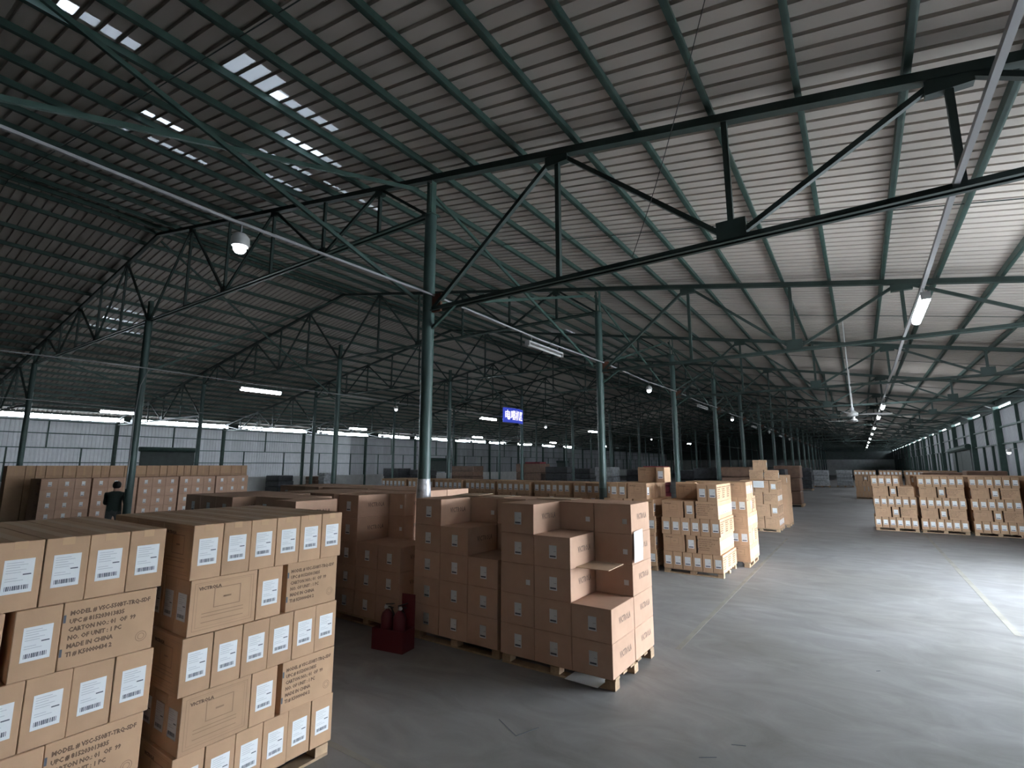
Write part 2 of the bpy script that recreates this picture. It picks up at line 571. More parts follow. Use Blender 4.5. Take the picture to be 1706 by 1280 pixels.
# eave beam closes most of the gap over the right wall
mb = MB()
mb.box(XR - 0.06, YB, 4.43, XR + 0.06, YE, roofz(XR) - 0.0, M['truss'])
link('eave_beam', mb.mesh('eave_beam'), wall_r)
for y in (Y1 + 2 * S, Y1 + 3 * S - 1.5, Y1 + 4 * S - 2.2, Y1 + 5 * S - 2, Y1 + 6 * S - 2, Y1 + 7 * S - 2, Y1 + 8 * S - 1.0, Y1 + 9 * S - 1.4):
    mb = MB()
    mb.box(XR - 0.03, y - 3.0, 4.33, XR + 0.03, y, 4.44, M['truss'])
    link('eave_closure', mb.mesh('eave_closure'), wall_r)
for (y0, y1) in ((YB, 4.0), (68.0, YE)):
    mb = MB()
    mb.box(XL - 0.04, y0, 4.35, XL + 0.04, y1, roofz(XL), M['truss'])
    link('eave_closure', mb.mesh('eave_closure'), wall_l)
for k in range(5, 11):
    mb = MB()
    mb.box(XL - 0.03, Y1 + k * S - (0.7 if k < 8 else 2.6), 4.38, XL + 0.03, Y1 + k * S, roofz(XL), M['truss'])
    link('eave_closure', mb.mesh('eave_closure'), wall_l)
for k in range(0, 5):
    mb = MB()
    mb.box(XL - 0.02, Y1 + k * S + 0.3, 4.38, XL + 0.02, Y1 + k * S + 0.5 + 0.25 * k, roofz(XL), M['truss'])
    link('eave_closure', mb.mesh('eave_closure'), wall_l)

# far and rear ends
for nm, y, th in (('wall_far', YE, 0.2), ('wall_rear', YB, -0.2)):
    mb = MB()
    y0, y1 = sorted((y, y + th))
    mb.faces([(XL, y0, 0), (XR, y0, 0), (XR, y0, roofz(XR)), (XM, y0, roofz(XM)), (XL, y0, roofz(XL)),
              (XL, y1, 0), (XR, y1, 0), (XR, y1, roofz(XR)), (XM, y1, roofz(XM)), (XL, y1, roofz(XL))],
             [(0, 1, 2, 3, 4), (9, 8, 7, 6, 5), (0, 5, 6, 1), (1, 6, 7, 2), (2, 7, 8, 3), (3, 8, 9, 4), (4, 9, 5, 0)], M['tarp'])
    w = tag(link(nm, mb.mesh(nm)), 'dark sheeted end wall of the hall', None, None, 'structure')
    if nm == 'wall_far':
        mb = MB()
        mb.box(XL, YE - 0.25, 0, XR, YE, 2.9, M['masonry'])
        link('low_wall', mb.mesh('low_wall'), w)
# loading doorway: frame and a short wing wall in the yard beside it
door = tag(empty('door_1', (XR, DOOR[0], 0)), 'wide open loading doorway in the sheet wall', None, None, 'structure')
mb = MB()
mb.box(-0.12, -0.12, 0, 0.12, 0.0, DOOR[2] + 0.12, M['green'])
mb.box(-0.12, DOOR[1] - DOOR[0], 0, 0.12, DOOR[1] - DOOR[0] + 0.12, DOOR[2] + 0.12, M['green'])
mb.box(-0.12, 0, DOOR[2], 0.12, DOOR[1] - DOOR[0], DOOR[2] + 0.12, M['green'])
link('door_frame', mb.mesh('door_frame'), door)

# rolled-down doors in the left wall
for n_, (y0, y1, zt, zb) in enumerate(((12.5, 15.5, 3.02, 0.0), (36.5, 40.1, 2.62, 1.35), (63.0, 66.0, 2.5, 1.3))):
    dd = tag(empty('door_%d' % (n_ + 2), (XL + 0.14, y0, 0)), 'grey green roller door in the left sheet wall', None, None, 'structure')
    mb = MB()
    k = 0
    z = zt - 0.25
    while z > zb:
        mb.box(0.0, 0, z - 0.095, 0.03, y1 - y0, z, M['tarp'])
        mb.box(0.0, 0, z - 0.10, 0.015, y1 - y0, z - 0.095, M['tarp'])
        z -= 0.1
    link('door_curtain', mb.mesh('door_curtain'), dd)
    mb = MB()
    mb.tube((0.08, -0.1, zt - 0.12), (0.08, y1 - y0 + 0.1, zt - 0.12), 0.14, M['green'], 14)
    link('roller_drum', mb.mesh('roller_drum'), dd)
# door in the right wall with a slit of daylight
dd = tag(empty('door_5', (XR - 0.10, 36.5, 0)), 'roller door in the right sheet wall with a bright slit', None, None, 'structure')
mb = MB()
mb.box(-0.03, 0, 0, 0.0, 3.0, 2.9, M['tarp'])
mb.box(-0.03, 3.06, 0, 0.0, 6.5, 2.9, M['tarp'])
link('door_curtain', mb.mesh('door_curtain'), dd)
mb = MB()
mb.tube((-0.1, -0.2, 2.95), (-0.1, 6.7, 2.85), 0.15, M['green'], 12)
link('roller_drum', mb.mesh('roller_drum'), dd)

# ------------------------------------------------------------------ columns
colmesh = {}


def column(x, y, top, label, group, near):
    key = (round(top, 2), near)
    c = empty('steel_column', (x, y, 0))
    tag(c, label, 'column', group)
    if key not in colmesh:
        a = MB()
        a.tube((0, 0, 0.012), (0, 0, top), 0.088, M['green_col'], 24 if near else 14)
        b_ = MB()
        b_.box(-0.16, -0.16, 0, 0.16, 0.16, 0.012, M['green'])
        c_ = MB()
        c_.box(-0.10, -0.10, top, 0.10, 0.10, top + 0.015, M['green'])
        for s1 in (-1, 1):
            c_.box(s1 * 0.045 - 0.006, -0.05, top + 0.015, s1 * 0.045 + 0.006, 0.05, roofz(x) - 0.26, M['green'])
        colmesh[key] = (a.mesh('pole', True), b_.mesh('base_plate'), c_.mesh('cap_bracket'))
    p, q, r = colmesh[key]
    link('pole', p, c)
    link('base_plate', q, c)
    link('cap_bracket', r, c)
    return c


ROWN = {1: 'aisle', 3: 'ridge', 5: 'left hall'}
cols = {}
for ri, top in ((1, 5.74), (3, 5.74), (5, 5.74)):
    for k in range(-1, 18):
        if ri == 1 and k == 0:
            lb = 'thick green column with plastic film at its foot, behind the stepped carton stacks'
        elif k < 0:
            lb = 'green round column of the %s row, behind the photographer' % ROWN[ri]
        else:
            lb = 'round green steel column, %s along the %s row' % (ORD[k], ROWN[ri])
        cols[(ri, k)] = column(-ri * D, Y1 + k * S, top, lb, '%s row columns' % ROWN[ri], k < 4)
# film wrapped round the foot of the nearest column
mb = MB()
mb.lathe([(0.093, 0.6), (0.099, 0.8), (0.095, 1.0), (0.101, 1.2), (0.096, 1.4), (0.103, 1.6), (0.096, 1.74), (0.090, 1.80)], M['film'], 20)
tag(link('stretch_film', mb.mesh('stretch_film', True), cols[(1, 0)]), 'shiny clear plastic film')
# dark painted foot of the second column
mb = MB()
mb.tube((0, 0, 0.02), (0, 0, 1.45), 0.091, M['truss'], 24)
tag(link('painted_foot', mb.mesh('painted_foot', True), cols[(1, 1)]), 'dark painted foot')

# ------------------------------------------------------------------ roof trusses
def member_mesh(a, b_, w, h, material, double=False):
    mb = MB()
    up = (0, 1, 0)
    if double:
        for s1 in (-1, 1):
            o = Vector((0, s1 * 0.03, 0))
            mb.bar(Vector(a) + o, Vector(b_) + o, h, 0.012, material, up)
            mb.bar(Vector(a) + o * 1.6 + Vector((0, 0, -h / 2)), Vector(b_) + o * 1.6 + Vector((0, 0, -h / 2)), 0.008, 0.045, material, up)
    else:
        mb.bar(a, b_, w, h, material, up)
    return mb


def truss_parts(bay):
    """list of (name, mesh) for a bay: 'low' = between column row and eave wall, 'high' = between two column rows"""
    out = []

    def rz_(x):
        return roofz(x) - 0.20

    if bay in ('right', 'left'):
        sg = (lambda x: x) if bay == 'right' else (lambda x: 2 * XM - x)
        zb = 4.25
        T = [-5.07, -2.87, -0.87, 0.90, 2.90, 4.95]
        top0, top1 = sg(-5.07), sg(4.97)
        a = member_mesh((top0, 0, rz_(top0)), (top1, 0, rz_(top1)), 0.09, 0.10, M['truss'])
        out.append(('top_chord', a.mesh('top_chord')))
        a = member_mesh((sg(-4.98), 0, zb), (sg(4.97), 0, zb), 0.06, 0.06, M['truss'], True)
        out.append(('bottom_chord', a.mesh('bottom_chord')))
        nodes = [(-4.98, zb), (-2.87, 't'), (-0.87, zb), (0.90, 't'), (2.90, zb), (4.9, 't')]
        pts = [(sg(x), 0, rz_(sg(x)) if z == 't' else z) for x, z in nodes]
        for i in range(5):
            a = member_mesh(pts[i], pts[i + 1], 0.05, 0.06, M['truss'])
            out.append(('web_diagonal', a.mesh('web_diagonal')))
        for x in T[1:5]:
            a = member_mesh((sg(x), 0, zb), (sg(x), 0, rz_(sg(x))), 0.055, 0.06, M['truss'])
            out.append(('web_post', a.mesh('web_post')))
        for i, (x, z) in enumerate(nodes[:5]):
            mb = MB()
            X = sg(x)
            if z == 't':
                mb.box(X - 0.16, -0.045, rz_(X) - 0.16, X + 0.16, 0.045, rz_(X) - 0.03, M['truss'])
            elif i == 0:
                mb.box(X - 0.02, -0.02, zb - 0.05, X + 0.16, 0.02, zb + 0.22, M['rust'])
            else:
                mb.box(X - 0.14, -0.045, zb, X + 0.14, 0.045, zb + 0.20, M['truss'])
            out.append(('gusset_plate', mb.mesh('gusset_plate')))
        # knee strut under the chord at the column
        a = member_mesh((sg(-5.02), 0, 3.95), (sg(-4.55), 0, zb), 0.04, 0.04, M['green'])
        out.append(('knee_strut', a.mesh('knee_strut')))
    else:
        sg = (lambda x: x) if bay == 'inner_right' else (lambda x: 2 * XM - x)
        zb = 5.76
        a = member_mesh((sg(-5.07), 0, rz_(sg(-5.07))), (XM, 0, rz_(XM)), 0.08, 0.09, M['truss'])
        out.append(('top_chord', a.mesh('top_chord')))
        a = member_mesh((sg(-5.10), 0, zb), (XM, 0, zb), 0.05, 0.05, M['green'], True)
        out.append(('bottom_chord', a.mesh('bottom_chord')))
        nodes = [(-5.12, zb), (-6.25, 't'), (-7.76, zb), (-9.47, 't'), (-11.3, zb), (-13.2, 't'), (-15.15, zb)]
        pts = [(sg(x), 0, rz_(sg(x)) if z == 't' else z) for x, z in nodes]
        for i in range(6):
            a = member_mesh(pts[i], pts[i + 1], 0.045, 0.045, M['truss'])
            out.append(('web_diagonal', a.mesh('web_diagonal')))
        for x in (-6.25, -7.76, -9.47, -11.3, -13.2):
            a = member_mesh((sg(x), 0, zb), (sg(x), 0, rz_(sg(x))), 0.05, 0.05, M['truss'])
            out.append(('web_post', a.mesh('web_post')))
        for (x, z) in nodes[1:6]:
            mb = MB()
            X = sg(x)
            z0 = rz_(X) - 0.14 if z == 't' else zb
            mb.box(X - 0.09, -0.04, z0, X + 0.09, 0.04, z0 + 0.13, M['truss'])
            out.append(('gusset_plate', mb.mesh('gusset_plate')))
    return out


BAYS = {'right': 'between the aisle columns and the right wall', 'inner_right': 'between the aisle columns and the ridge',
        'inner_left': 'between the ridge and the left columns', 'left': 'between the left columns and the left wall'}
for bay, where in BAYS.items():
    parts = truss_parts(bay)
    for k in range(-1, 18):
        t = empty('roof_truss', (0, Y1 + k * S, 0))
        tag(t, ('dark steel roof truss, %s from the front, %s' % (ORD[k], where)) if k >= 0 else 'dark steel truss over the photographer, ' + where, 'truss', 'roof trusses ' + where)
        for nm, me in parts:
            link(nm, me, t)

# lengthwise cross bracing in the column rows
for ri in (1, 3, 5):
    mb = MB()
    zt = roofz(-ri * D) - 0.32
    mb.bar((0, 0.11, zt), (0, S - 0.11, 4.40), 0.035, 0.05, M['green'])
    d1 = mb.mesh('brace_rod')
    mb = MB()
    mb.bar((0, 0.11, 4.40), (0, S - 0.11, zt - 0.05), 0.035, 0.05, M['green'])
    d2 = mb.mesh('brace_rod')
    for k in range(-1, 17):
        if ri != 1 and k % 2:
            continue
        t = empty('cross_brace', (-ri * D - 0.13, Y1 + k * S, 0))
        tag(t, 'green crossed brace in the %s column row, bay %s' % (ROWN[ri], ORD[k] if k >= 0 else 'over the photographer'), 'brace', '%s row cross braces' % ROWN[ri])
        link('brace_rod', d1, t)
        link('brace_rod', d2, t, (-0.05, 0, 0))

# ------------------------------------------------------------------ conduits and lamps
def conduit(x, z, y0, y1, r, label, sag=0.05):
    mb = MB()
    y = y0
    while y < y1:
        yn = min(y + 3.0, y1)
        za = z - (sag if round((y - Y1) / 3.0) % 2 else 0)
        zc = z - (sag if round((yn - Y1) / 3.0) % 2 else 0)
        mb.box(x - r, y, za - r, x + r, y, za - r, M['conduit'])
        mb.bar((x, y, za), (x, yn, zc), 2 * r, 2 * r, M['conduit'])
        y = yn
    mb.v, mb.f = mb.v, mb.f
    o = link('conduit', mb.mesh('conduit'))
    return tag(o, label, 'conduit', 'ceiling conduits')


conduit(-D + 0.125, 4.45, Y1 - 2 * S, Y1 + 16 * S, 0.013, 'long pale conduit running along the aisle column row')
conduit(-3 * D + 0.12, 4.47, Y1 - 2 * S, Y1 + 16 * S, 0.012, 'long pale conduit running along the ridge column row')
conduit(-5 * D + 0.12, 4.38, Y1 - 2 * S, Y1 + 16 * S, 0.012, 'long pale conduit running along the left hall column row')
conduit(0.85, 4.27, Y1 - 2 * S, Y1 + 16 * S, 0.021, 'thick grey conduit above the open aisle')

# lamp meshes
mb = MB()
mb.box(-0.05, -0.64, 0.045, 0.05, 0.64, 0.075, M['fixture'])
mb.box(-0.05, -0.66, -0.02, 0.05, -0.63, 0.075, M['fixture'])
mb.box(-0.05, 0.63, -0.02, 0.05, 0.66, 0.075, M['fixture'])
hous = mb.mesh('housing')
mb = MB()
mb.tube((0, -0.625, 0), (0, 0.625, 0), 0.050, M['tube'], 12)
tube_on = mb.mesh('light_tube', True)
mb = MB()
mb.tube((0, -0.625, 0), (0, 0.625, 0), 0.050, M['tube_aisle'], 12)
tube_aisle = mb.mesh('light_tube', True)
mb = MB()
mb.tube((0, -0.625, 0), (0, 0.625, 0), 0.022, M['tube_off'], 12)
tube_off = mb.mesh('light_tube', True)
mb = MB()
mb.tube((0, -0.5, 0.075), (0, -0.5, 0.165), 0.006, M['conduit'], 6)
mb.tube((0, 0.5, 0.075), (0, 0.5, 0.165), 0.006, M['conduit'], 6)
hang = mb.mesh('hanger')
mb = MB()
mb.lathe([(0.02, 0.15), (0.05, 0.14), (0.084, 0.10), (0.088, 0.03), (0.075, 0.01)][::-1], M['fixture'], 24)
bell = mb.mesh('lamp_shade', True)
mb = MB()
mb.lathe([(0.015, -0.065), (0.04, -0.055), (0.057, -0.03), (0.06, 0.0), (0.05, 0.012)], M['bulb'], 20)
globe_on = mb.mesh('bulb', True)
mb = MB()
mb.lathe([(0.02, -0.07), (0.045, -0.05), (0.06, 0.0), (0.05, 0.03)], M['tube_off'], 16)
globe_off = mb.mesh('bulb', True)
mb = MB()
mb.tube((0, 0, 0.15), (0, 0, 0.235), 0.008, M['conduit'], 8)
hook = mb.mesh('hanger')


def tube_lamp(x, y, z, lit, label, group):
    o = tag(empty('tube_lamp', (x, y, z)), label, 'lamp', group)
    link('housing', hous, o)
    link('light_tube', (tube_aisle if group == 'open aisle lamps' else tube_on) if lit else tube_off, o)
    link('hanger', hang, o)


def bulb_lamp(x, y, z, lit, label, group):
    o = tag(empty('bulb_lamp', (x, y, z)), label, 'lamp', group)
    link('lamp_shade', bell, o)
    link('bulb', globe_on if lit else globe_off, o)
    link('hanger', hook, o)


xa = -D + 0.125
bulb_lamp(xa, 2.40, 4.15, True, 'round lit bulb lamp nearest the camera, on the aisle column conduit', 'aisle row lamps')
tube_lamp(xa, 8.40, 4.22, False, 'unlit pale tube lamp beyond the thick column with film at its foot', 'aisle row lamps')
bulb_lamp(xa, 14.4, 4.15, True, 'glaring round lamp just past the second aisle column', 'aisle row lamps')
tube_lamp(xa, 20.6, 4.20, False, 'small unlit tube lamp past the third aisle column', 'aisle row lamps')
bulb_lamp(xa, 26.2, 4.15, True, 'lit round lamp past the fourth aisle column', 'aisle row lamps')
for i, y in enumerate((32.4, 38.4, 44.4, 50.4)):
    (tube_lamp if i % 2 == 0 else bulb_lamp)(xa, y, 4.14, False, 'tiny unlit lamp hanging past the %s aisle column' % ORD[4 + i], 'aisle row lamps')
xb = -3 * D + 0.12
tube_lamp(xb, 8.35, 4.235, True, 'bright tube lamp above the dark stacks, largest in the ridge row', 'ridge row lamps')
bulb_lamp(xb, 13.9, 4.17, True, 'small round lit lamp past the second ridge column', 'ridge row lamps')
tube_lamp(xb, 20.0, 4.235, True, 'lit tube lamp hanging beside the blue sign', 'ridge row lamps')
bulb_lamp(xb, 25.6, 4.17, True, 'lit round lamp just beyond the blue sign', 'ridge row lamps')
tube_lamp(xb, 32.0, 4.235, True, 'lit tube lamp beside the second aisle column', 'ridge row lamps')
bulb_lamp(xb, 44.0, 4.2, True, 'far round lamp in the dark end of the ridge row', 'ridge row lamps')
tube_lamp(xb, 56.0, 4.2, True, 'farthest lit tube lamp of the ridge row', 'ridge row lamps')
xc = -5 * D + 0.12
tube_lamp(xc, 8.0, 4.13, True, 'bright tube lamp beside the first ridge column, near the left wall', 'left hall row lamps')
bulb_lamp(xc, 14.0, 4.07, False, 'unlit round lamp hanging on the left hall conduit', 'left hall row lamps')
tube_lamp(xc, 20.2, 4.15, True, 'lit tube lamp just right of the second ridge column', 'left hall row lamps')
tube_lamp(xc, 32.0, 4.15, True, 'glowing tube lamp low over the eave daylight', 'left hall row lamps')
tube_lamp(xc, 44.2, 4.15, True, 'small lit tube lamp under and right of the blue sign', 'left hall row lamps')
tube_lamp(xc, 56.5, 4.15, True, 'far lit tube lamp seen low beside the second aisle column', 'left hall row lamps')
for i, y in enumerate((8.45, 22.3, 27.3, 35.2, 42.2, 50.0, 58.0, 67.0, 75.0)):
    tube_lamp(0.85, y, 4.03 if i == 0 else 4.035, True, 'large glaring tube lamp over the open aisle, closest one' if i == 0 else 'lit lamp above the aisle, %s of the line receding to the far wall' % ORD[i], 'open aisle lamps')

o = tag(empty('wall_lamp', (XR - 0.34, 26.75, 2.45)), 'bright round lamp on an arm from the right wall, low down', 'lamp')
link('lamp_shade', bell, o)
link('bulb', globe_on, o)
mb = MB()
mb.bar((0, 0, 0.14), (0.25, 0, 0.14), 0.02, 0.02, M['conduit'])
link('wall_arm', mb.mesh('wall_arm'), o)

# hanging sign: blue curved board with white characters, facing the aisle
sign = tag(empty('hanging_sign', (-3 * D + 0.35, 20.95, 4.14)), 'blue curved sign with white Chinese characters hanging in mid hall', 'sign')
vs, fs = [], []
NS = 12
for i in range(NS + 1):
    t = i / NS
    bow = 0.16 * math.sin(PI * t)
    y = 1.85 * t
    vs += [(bow, y, 0), (bow, y, 0.76), (bow - 0.02, y, 0), (bow - 0.02, y, 0.76)]
for i in range(NS):
    a = 4 * i
    fs += [(a, a + 4, a + 5, a + 1), (a + 2, a + 3, a + 7, a + 6), (a + 1, a + 5, a + 7, a + 3), (a, a + 2, a + 6, a + 4)]
fs += [(0, 1, 3, 2), (4 * NS, 4 * NS + 2, 4 * NS + 3, 4 * NS + 1)]
mb = MB()
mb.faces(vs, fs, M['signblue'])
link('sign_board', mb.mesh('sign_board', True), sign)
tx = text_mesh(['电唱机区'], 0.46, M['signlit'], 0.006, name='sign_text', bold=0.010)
place_text(tx, (0, 0, 0), (0, 1, 0), (0, 0, 1))
ys = [v.co.y for v in tx.vertices]
y0, y1 = min(ys), max(ys)
zs = [v.co.z for v in tx.vertices]
zm = (min(zs) + max(zs)) / 2
for v in tx.vertices:
    t = (v.co.y - y0) / (y1 - y0)
    v.co.y = 0.13 + 1.6 * t
    v.co.x = 0.16 * math.sin(PI * v.co.y / 1.85) + 0.006 + (0.003 if v.co.x > 0 else 0)
    v.co.z = 0.39 + (v.co.z - zm) * 1.15
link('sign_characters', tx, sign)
mb = MB()
for y in (0.1, 1.75):
    mb.tube((0.0, y, 0.76), (0.0, y, 4.19), 0.004, M['conduit'], 6)
link('sign_wire', mb.mesh('sign_wire'), sign)

# ceiling fans
def fan(x, y, zc, ztop, label, a0=0.35):
    o = tag(empty('ceiling_fan', (x, y, zc)), label, 'fan', 'ceiling fans over the aisle')
    mb = MB()
    mb.tube((0, 0, 0.08), (0, 0, ztop - zc), 0.012, M['fixture'], 8)
    mb.lathe([(0.03, 0.10), (0.05, 0.06), (0.04, 0.16)], M['fixture'], 12)
    link('down_rod', mb.mesh('down_rod', True), o)
    mb = MB()
    mb.lathe([(0.05, -0.06), (0.11, -0.04), (0.12, 0.02), (0.06, 0.07)], M['fixture'], 18)
    link('motor', mb.mesh('motor', True), o)
    mb = MB()
    mb.faces([(0.12, -0.03, 0), (0.30, -0.06, 0.012), (0.80, -0.07, 0.015), (0.80, 0.07, -0.012), (0.30, 0.05, -0.010), (0.12, 0.03, 0)], [(0, 1, 2, 3, 4, 5)], M['fixture'])
    mb.faces([(0.12, -0.03, -0.006), (0.30, -0.06, 0.006), (0.80, -0.07, 0.009), (0.80, 0.07, -0.018), (0.30, 0.05, -0.016), (0.12, 0.03, -0.006)], [(5, 4, 3, 2, 1, 0)], M['fixture'])
    bl = mb.mesh('fan_blade')
    for k in range(3):
        link('fan_blade', bl, o, rz=a0 + k * 2 * PI / 3)


fan(-0.05, 14.3, 3.17, roofz(-0.05) - 0.13, 'pale three-bladed ceiling fan hanging over the aisle, closest')
fan(-0.05, 22.5, 3.6, roofz(-0.05) - 0.13, 'smaller pale ceiling fan beyond the closest one', 1.2)

# thin cord hanging from the roof to the first aisle truss
mb = MB()
pa, pb = Vector((-0.6, 3.59, roofz(-0.6) - 0.02)), Vector((-1.9, Y1 - 0.06, 4.30))
prev = pa
for i in range(1, 9):
    t = i / 8
    q = pa.lerp(pb, t) + Vector((0, 0, -0.12 * math.sin(PI * t)))
    mb.tube(prev, q, 0.004, M['plastic_cord'], 5, caps=False)
    prev = q
tag(link('rope', mb.mesh('rope')), 'thin dark cord slanting from roof to nearest truss', 'cord')
# pale cable down the first ridge column
mb = MB()
pts = [(-15.04, 5.3, 4.44), (-15.06, 5.16, 4.0), (-15.09, 5.12, 3.2), (-15.10, 5.13, 2.2), (-15.10, 5.12, 1.4)]
for a, b2 in zip(pts, pts[1:]):
    mb.tube(a, b2, 0.011, M['conduit'], 6)
tag(link('column_cable', mb.mesh('column_cable')), 'pale cable running down the first ridge column', 'cable')

# ------------------------------------------------------------------ cartons
EPS = 0.0015


def label_mesh(w, h, fancy, name='shipping_label'):
    """local: centred at origin, facing -Y, in the XZ plane"""
    mb = MB()
    mb.box(-w / 2, -0.0008, -h / 2, w / 2, 0, h / 2, M['label'])

    def q(x0, z0, x1, z1, m_):
        mb.faces([(x0, -0.0014, z0), (x1, -0.0014, z0), (x1, -0.0014, z1), (x0, -0.0014, z1)], [(0, 1, 2, 3)], m_)
    if fancy:
        r = random.Random(3)
        x = -w * 0.40
        while x < w * 0.36:
            bw = w * r.choice((0.02, 0.035, 0.05))
            q(x, -h * 0.40, x + bw, -h * 0.27, M['ink'])
            x += bw + w * r.choice((0.015, 0.02, 0.03))
        q(w * 0.14, h * 0.02, w * 0.42, h * 0.055, M['ink'])
        for i, z in enumerate((0.40, 0.33, 0.26, 0.18, 0.11, -0.06, -0.13)):
            q(-w * 0.42, h * z, -w * 0.42 + w * (0.55, 0.7, 0.45, 0.66, 0.5, 0.4, 0.6)[i], h * (z + 0.013), M['ink_grey'])
    else:
        q(-w * 0.40, -h * 0.40, w * 0.38, -h * 0.28, M['ink'] if w < 0.12 else M['ink_grey'])
        q(w * 0.1, h * 0.02, w * 0.42, h * 0.06, M['ink_grey'])
    return mb


class Kind:
    """A carton kind: body mesh standing on z=0 with its label end at -Y, plus its decals."""

    def __init__(s, nm, W, L, H, big=False, plain=False, body=None):
        s.nm, s.W, s.L, s.H, s.big = nm, W, L, H, big
        mt = body or (M['card_big'] if big else M['card'])
        mb = MB()
        mb.box(-W / 2, -L / 2, 0, W / 2, L / 2, H, mt, 0.003)
        s.body = mb.mesh('carton')
        s.dec = {}
        for fancy in (0, 1):
            dl = {}
            lw, lh = (0.105, 0.15) if not big else (0.085, 0.125)
            lw *= 1.0 if big else W / 0.168
            for end, sg in (('-Y', 1), ('+Y', -1)):
                mb = MB()
                if big and end == '+Y':
                    mb.box(-0.025, 0, -0.025, 0.025, 0.001, 0.025, M['label'])
                    ox, oz = -W * 0.33, H * 0.42
                else:
                    mb = label_mesh(lw, lh, fancy)
                    ox, oz = (W * 0.02, H * 0.50) if not big else (W * 0.03, H * 0.50)
                me = mb.mesh('shipping_label')
                if end == '-Y':
                    me.transform(Matrix.Translation((ox, -L / 2 - 0.0002, oz)))
                else:
                    me.transform(Matrix.Translation((ox, L / 2 + 0.0002, oz)) @ Matrix.Rotation(PI if not (big and end == '+Y') else 0, 4, 'Z'))
                dl[end] = [('shipping_label' if not (big and end == '+Y') else 'small_sticker', me)]
            # the long sides
            for side, sg in (('+X', 1), ('-X', -1)):
                ux = (0, sg, 0)
                org = (sg * (W / 2 + 0.0004), -sg * L / 2, 0)
                if plain:
                    dl[side] = []
                    continue
                if big:
                    t = text_mesh(['VICTROLA'], 0.062, M['brand'], 0.001, bold=0.0018, track=1.22)
                    xs = [v.co.x for v in t.vertices]
                    k = L * 0.52 / (max(xs) - min(xs))
                    place_text(t, (org[0], org[1] + sg * L * 0.31, H * 0.46), ux, (0, 0, 1.25), k)
                    dl[side] = [('printed_brand', t)]
                elif side == '+X':
                    lines = ['MODEL # VSC-550BT-TRQ-SDF', 'UPC # 815203013835', 'CARTON NO.: 01  OF  99', 'NO. OF UNIT : 1 PC', 'MADE IN CHINA', 'TI # K50000434 2']
                    t = text_mesh(lines, 0.0285, M['print'], 0.001, space=1.32, bold=0.0012 if fancy else 0.0006)
                    xs = [v.co.x for v in t.vertices]
                    k = L * 0.86 / (max(xs) - min(xs))
                    place_text(t, (org[0], org[1] + sg * L * 0.07, H * 0.80), ux, (0, 0, 1.0), k)
                    mb = MB()
                    c_ = Vector((org[0], org[1] + sg * L * 0.86, H * 0.24))
                    NN = 14
                    for r0, r1 in ((0.026, 0.023), (0.016, 0.013)):
                        vs, fs = [], []
                        for i in range(NN):
                            a = 2 * PI * i / NN
                            for r in (r0, r1):
                                vs.append((c_.x + sg * 0.0004, c_.y + r * math.cos(a), c_.z + r * math.sin(a)))
                        for i in range(NN):
                            j = (i + 1) % NN
                            fs.append((2 * i, 2 * j, 2 * j + 1, 2 * i + 1))
                        mb.faces(vs, fs, M['print_faint'])
                    for zz in (H * 0.26, H * 0.76):
                        y_ = org[1] + sg * 0.008
                        mb.faces([(c_.x + sg * 0.0006, y_ - 0.005, zz - 0.018), (c_.x + sg * 0.0006, y_ + 0.005, zz - 0.018), (c_.x + sg * 0.0006, y_ + 0.005, zz + 0.018), (c_.x + sg * 0.0006, y_ - 0.005, zz + 0.018)], [(0, 1, 2, 3)], M['ink'])
                    dl[side] = [('printed_text', t), ('printed_seal', mb.mesh('printed_seal'))]
                else:
                    t = text_mesh(['VICTROLA'], 0.024, M['print'], 0.001, bold=0.0014)
                    place_text(t, (org[0], org[1] + sg * L * 0.12, H * 0.80), ux, (0, 0, 1.0), 1.1)
                    mb = MB()

                    def fr(u0, z0, u1, z1, th, m_):
                        for (a, b_, c2, d_) in ((u0, z0, u1, z0 + th), (u0, z1 - th, u1, z1), (u0, z0, u0 + th, z1), (u1 - th, z0, u1, z1)):
                            xx = org[0] + sg * 0.0004
                            mb.faces([(xx, org[1] + sg * a * L, b_ * H), (xx, org[1] + sg * c2 * L, b_ * H), (xx, org[1] + sg * c2 * L, d_ * H), (xx, org[1] + sg * a * L, d_ * H)], [(0, 1, 2, 3)], m_)
                    fr(0.06, 0.08, 0.94, 0.93, 0.006, M['print_faint'])
                    fr(0.10, 0.13, 0.90, 0.90, 0.004, M['print_faint'])
                    fr(0.34, 0.44, 0.74, 0.80, 0.014, M['print_faint'])
                    for zz in (0.36, 0.30, 0.20):
                        fr(0.18, zz, 0.80, zz + 0.012, 0.006, M['print_faint'])
                    fr(0.48, 0.60, 0.60, 0.63, 0.02, M['print_faint'])
                    dl[side] = [('printed_brand', t), ('printed_frame', mb.mesh('printed_frame'))]
            s.dec[fancy] = dl
        mb = MB()
        mb.box(-0.024, -L / 2 - 0.001, H, 0.024, L / 2 + 0.001, H + 0.0006, M['tape'])
        mb.box(-0.024, -L / 2 - 0.0009, H - 0.035, 0.024, -L / 2 - 0.0002, H, M['tape'])
        s.tape = mb.mesh('packing_tape')


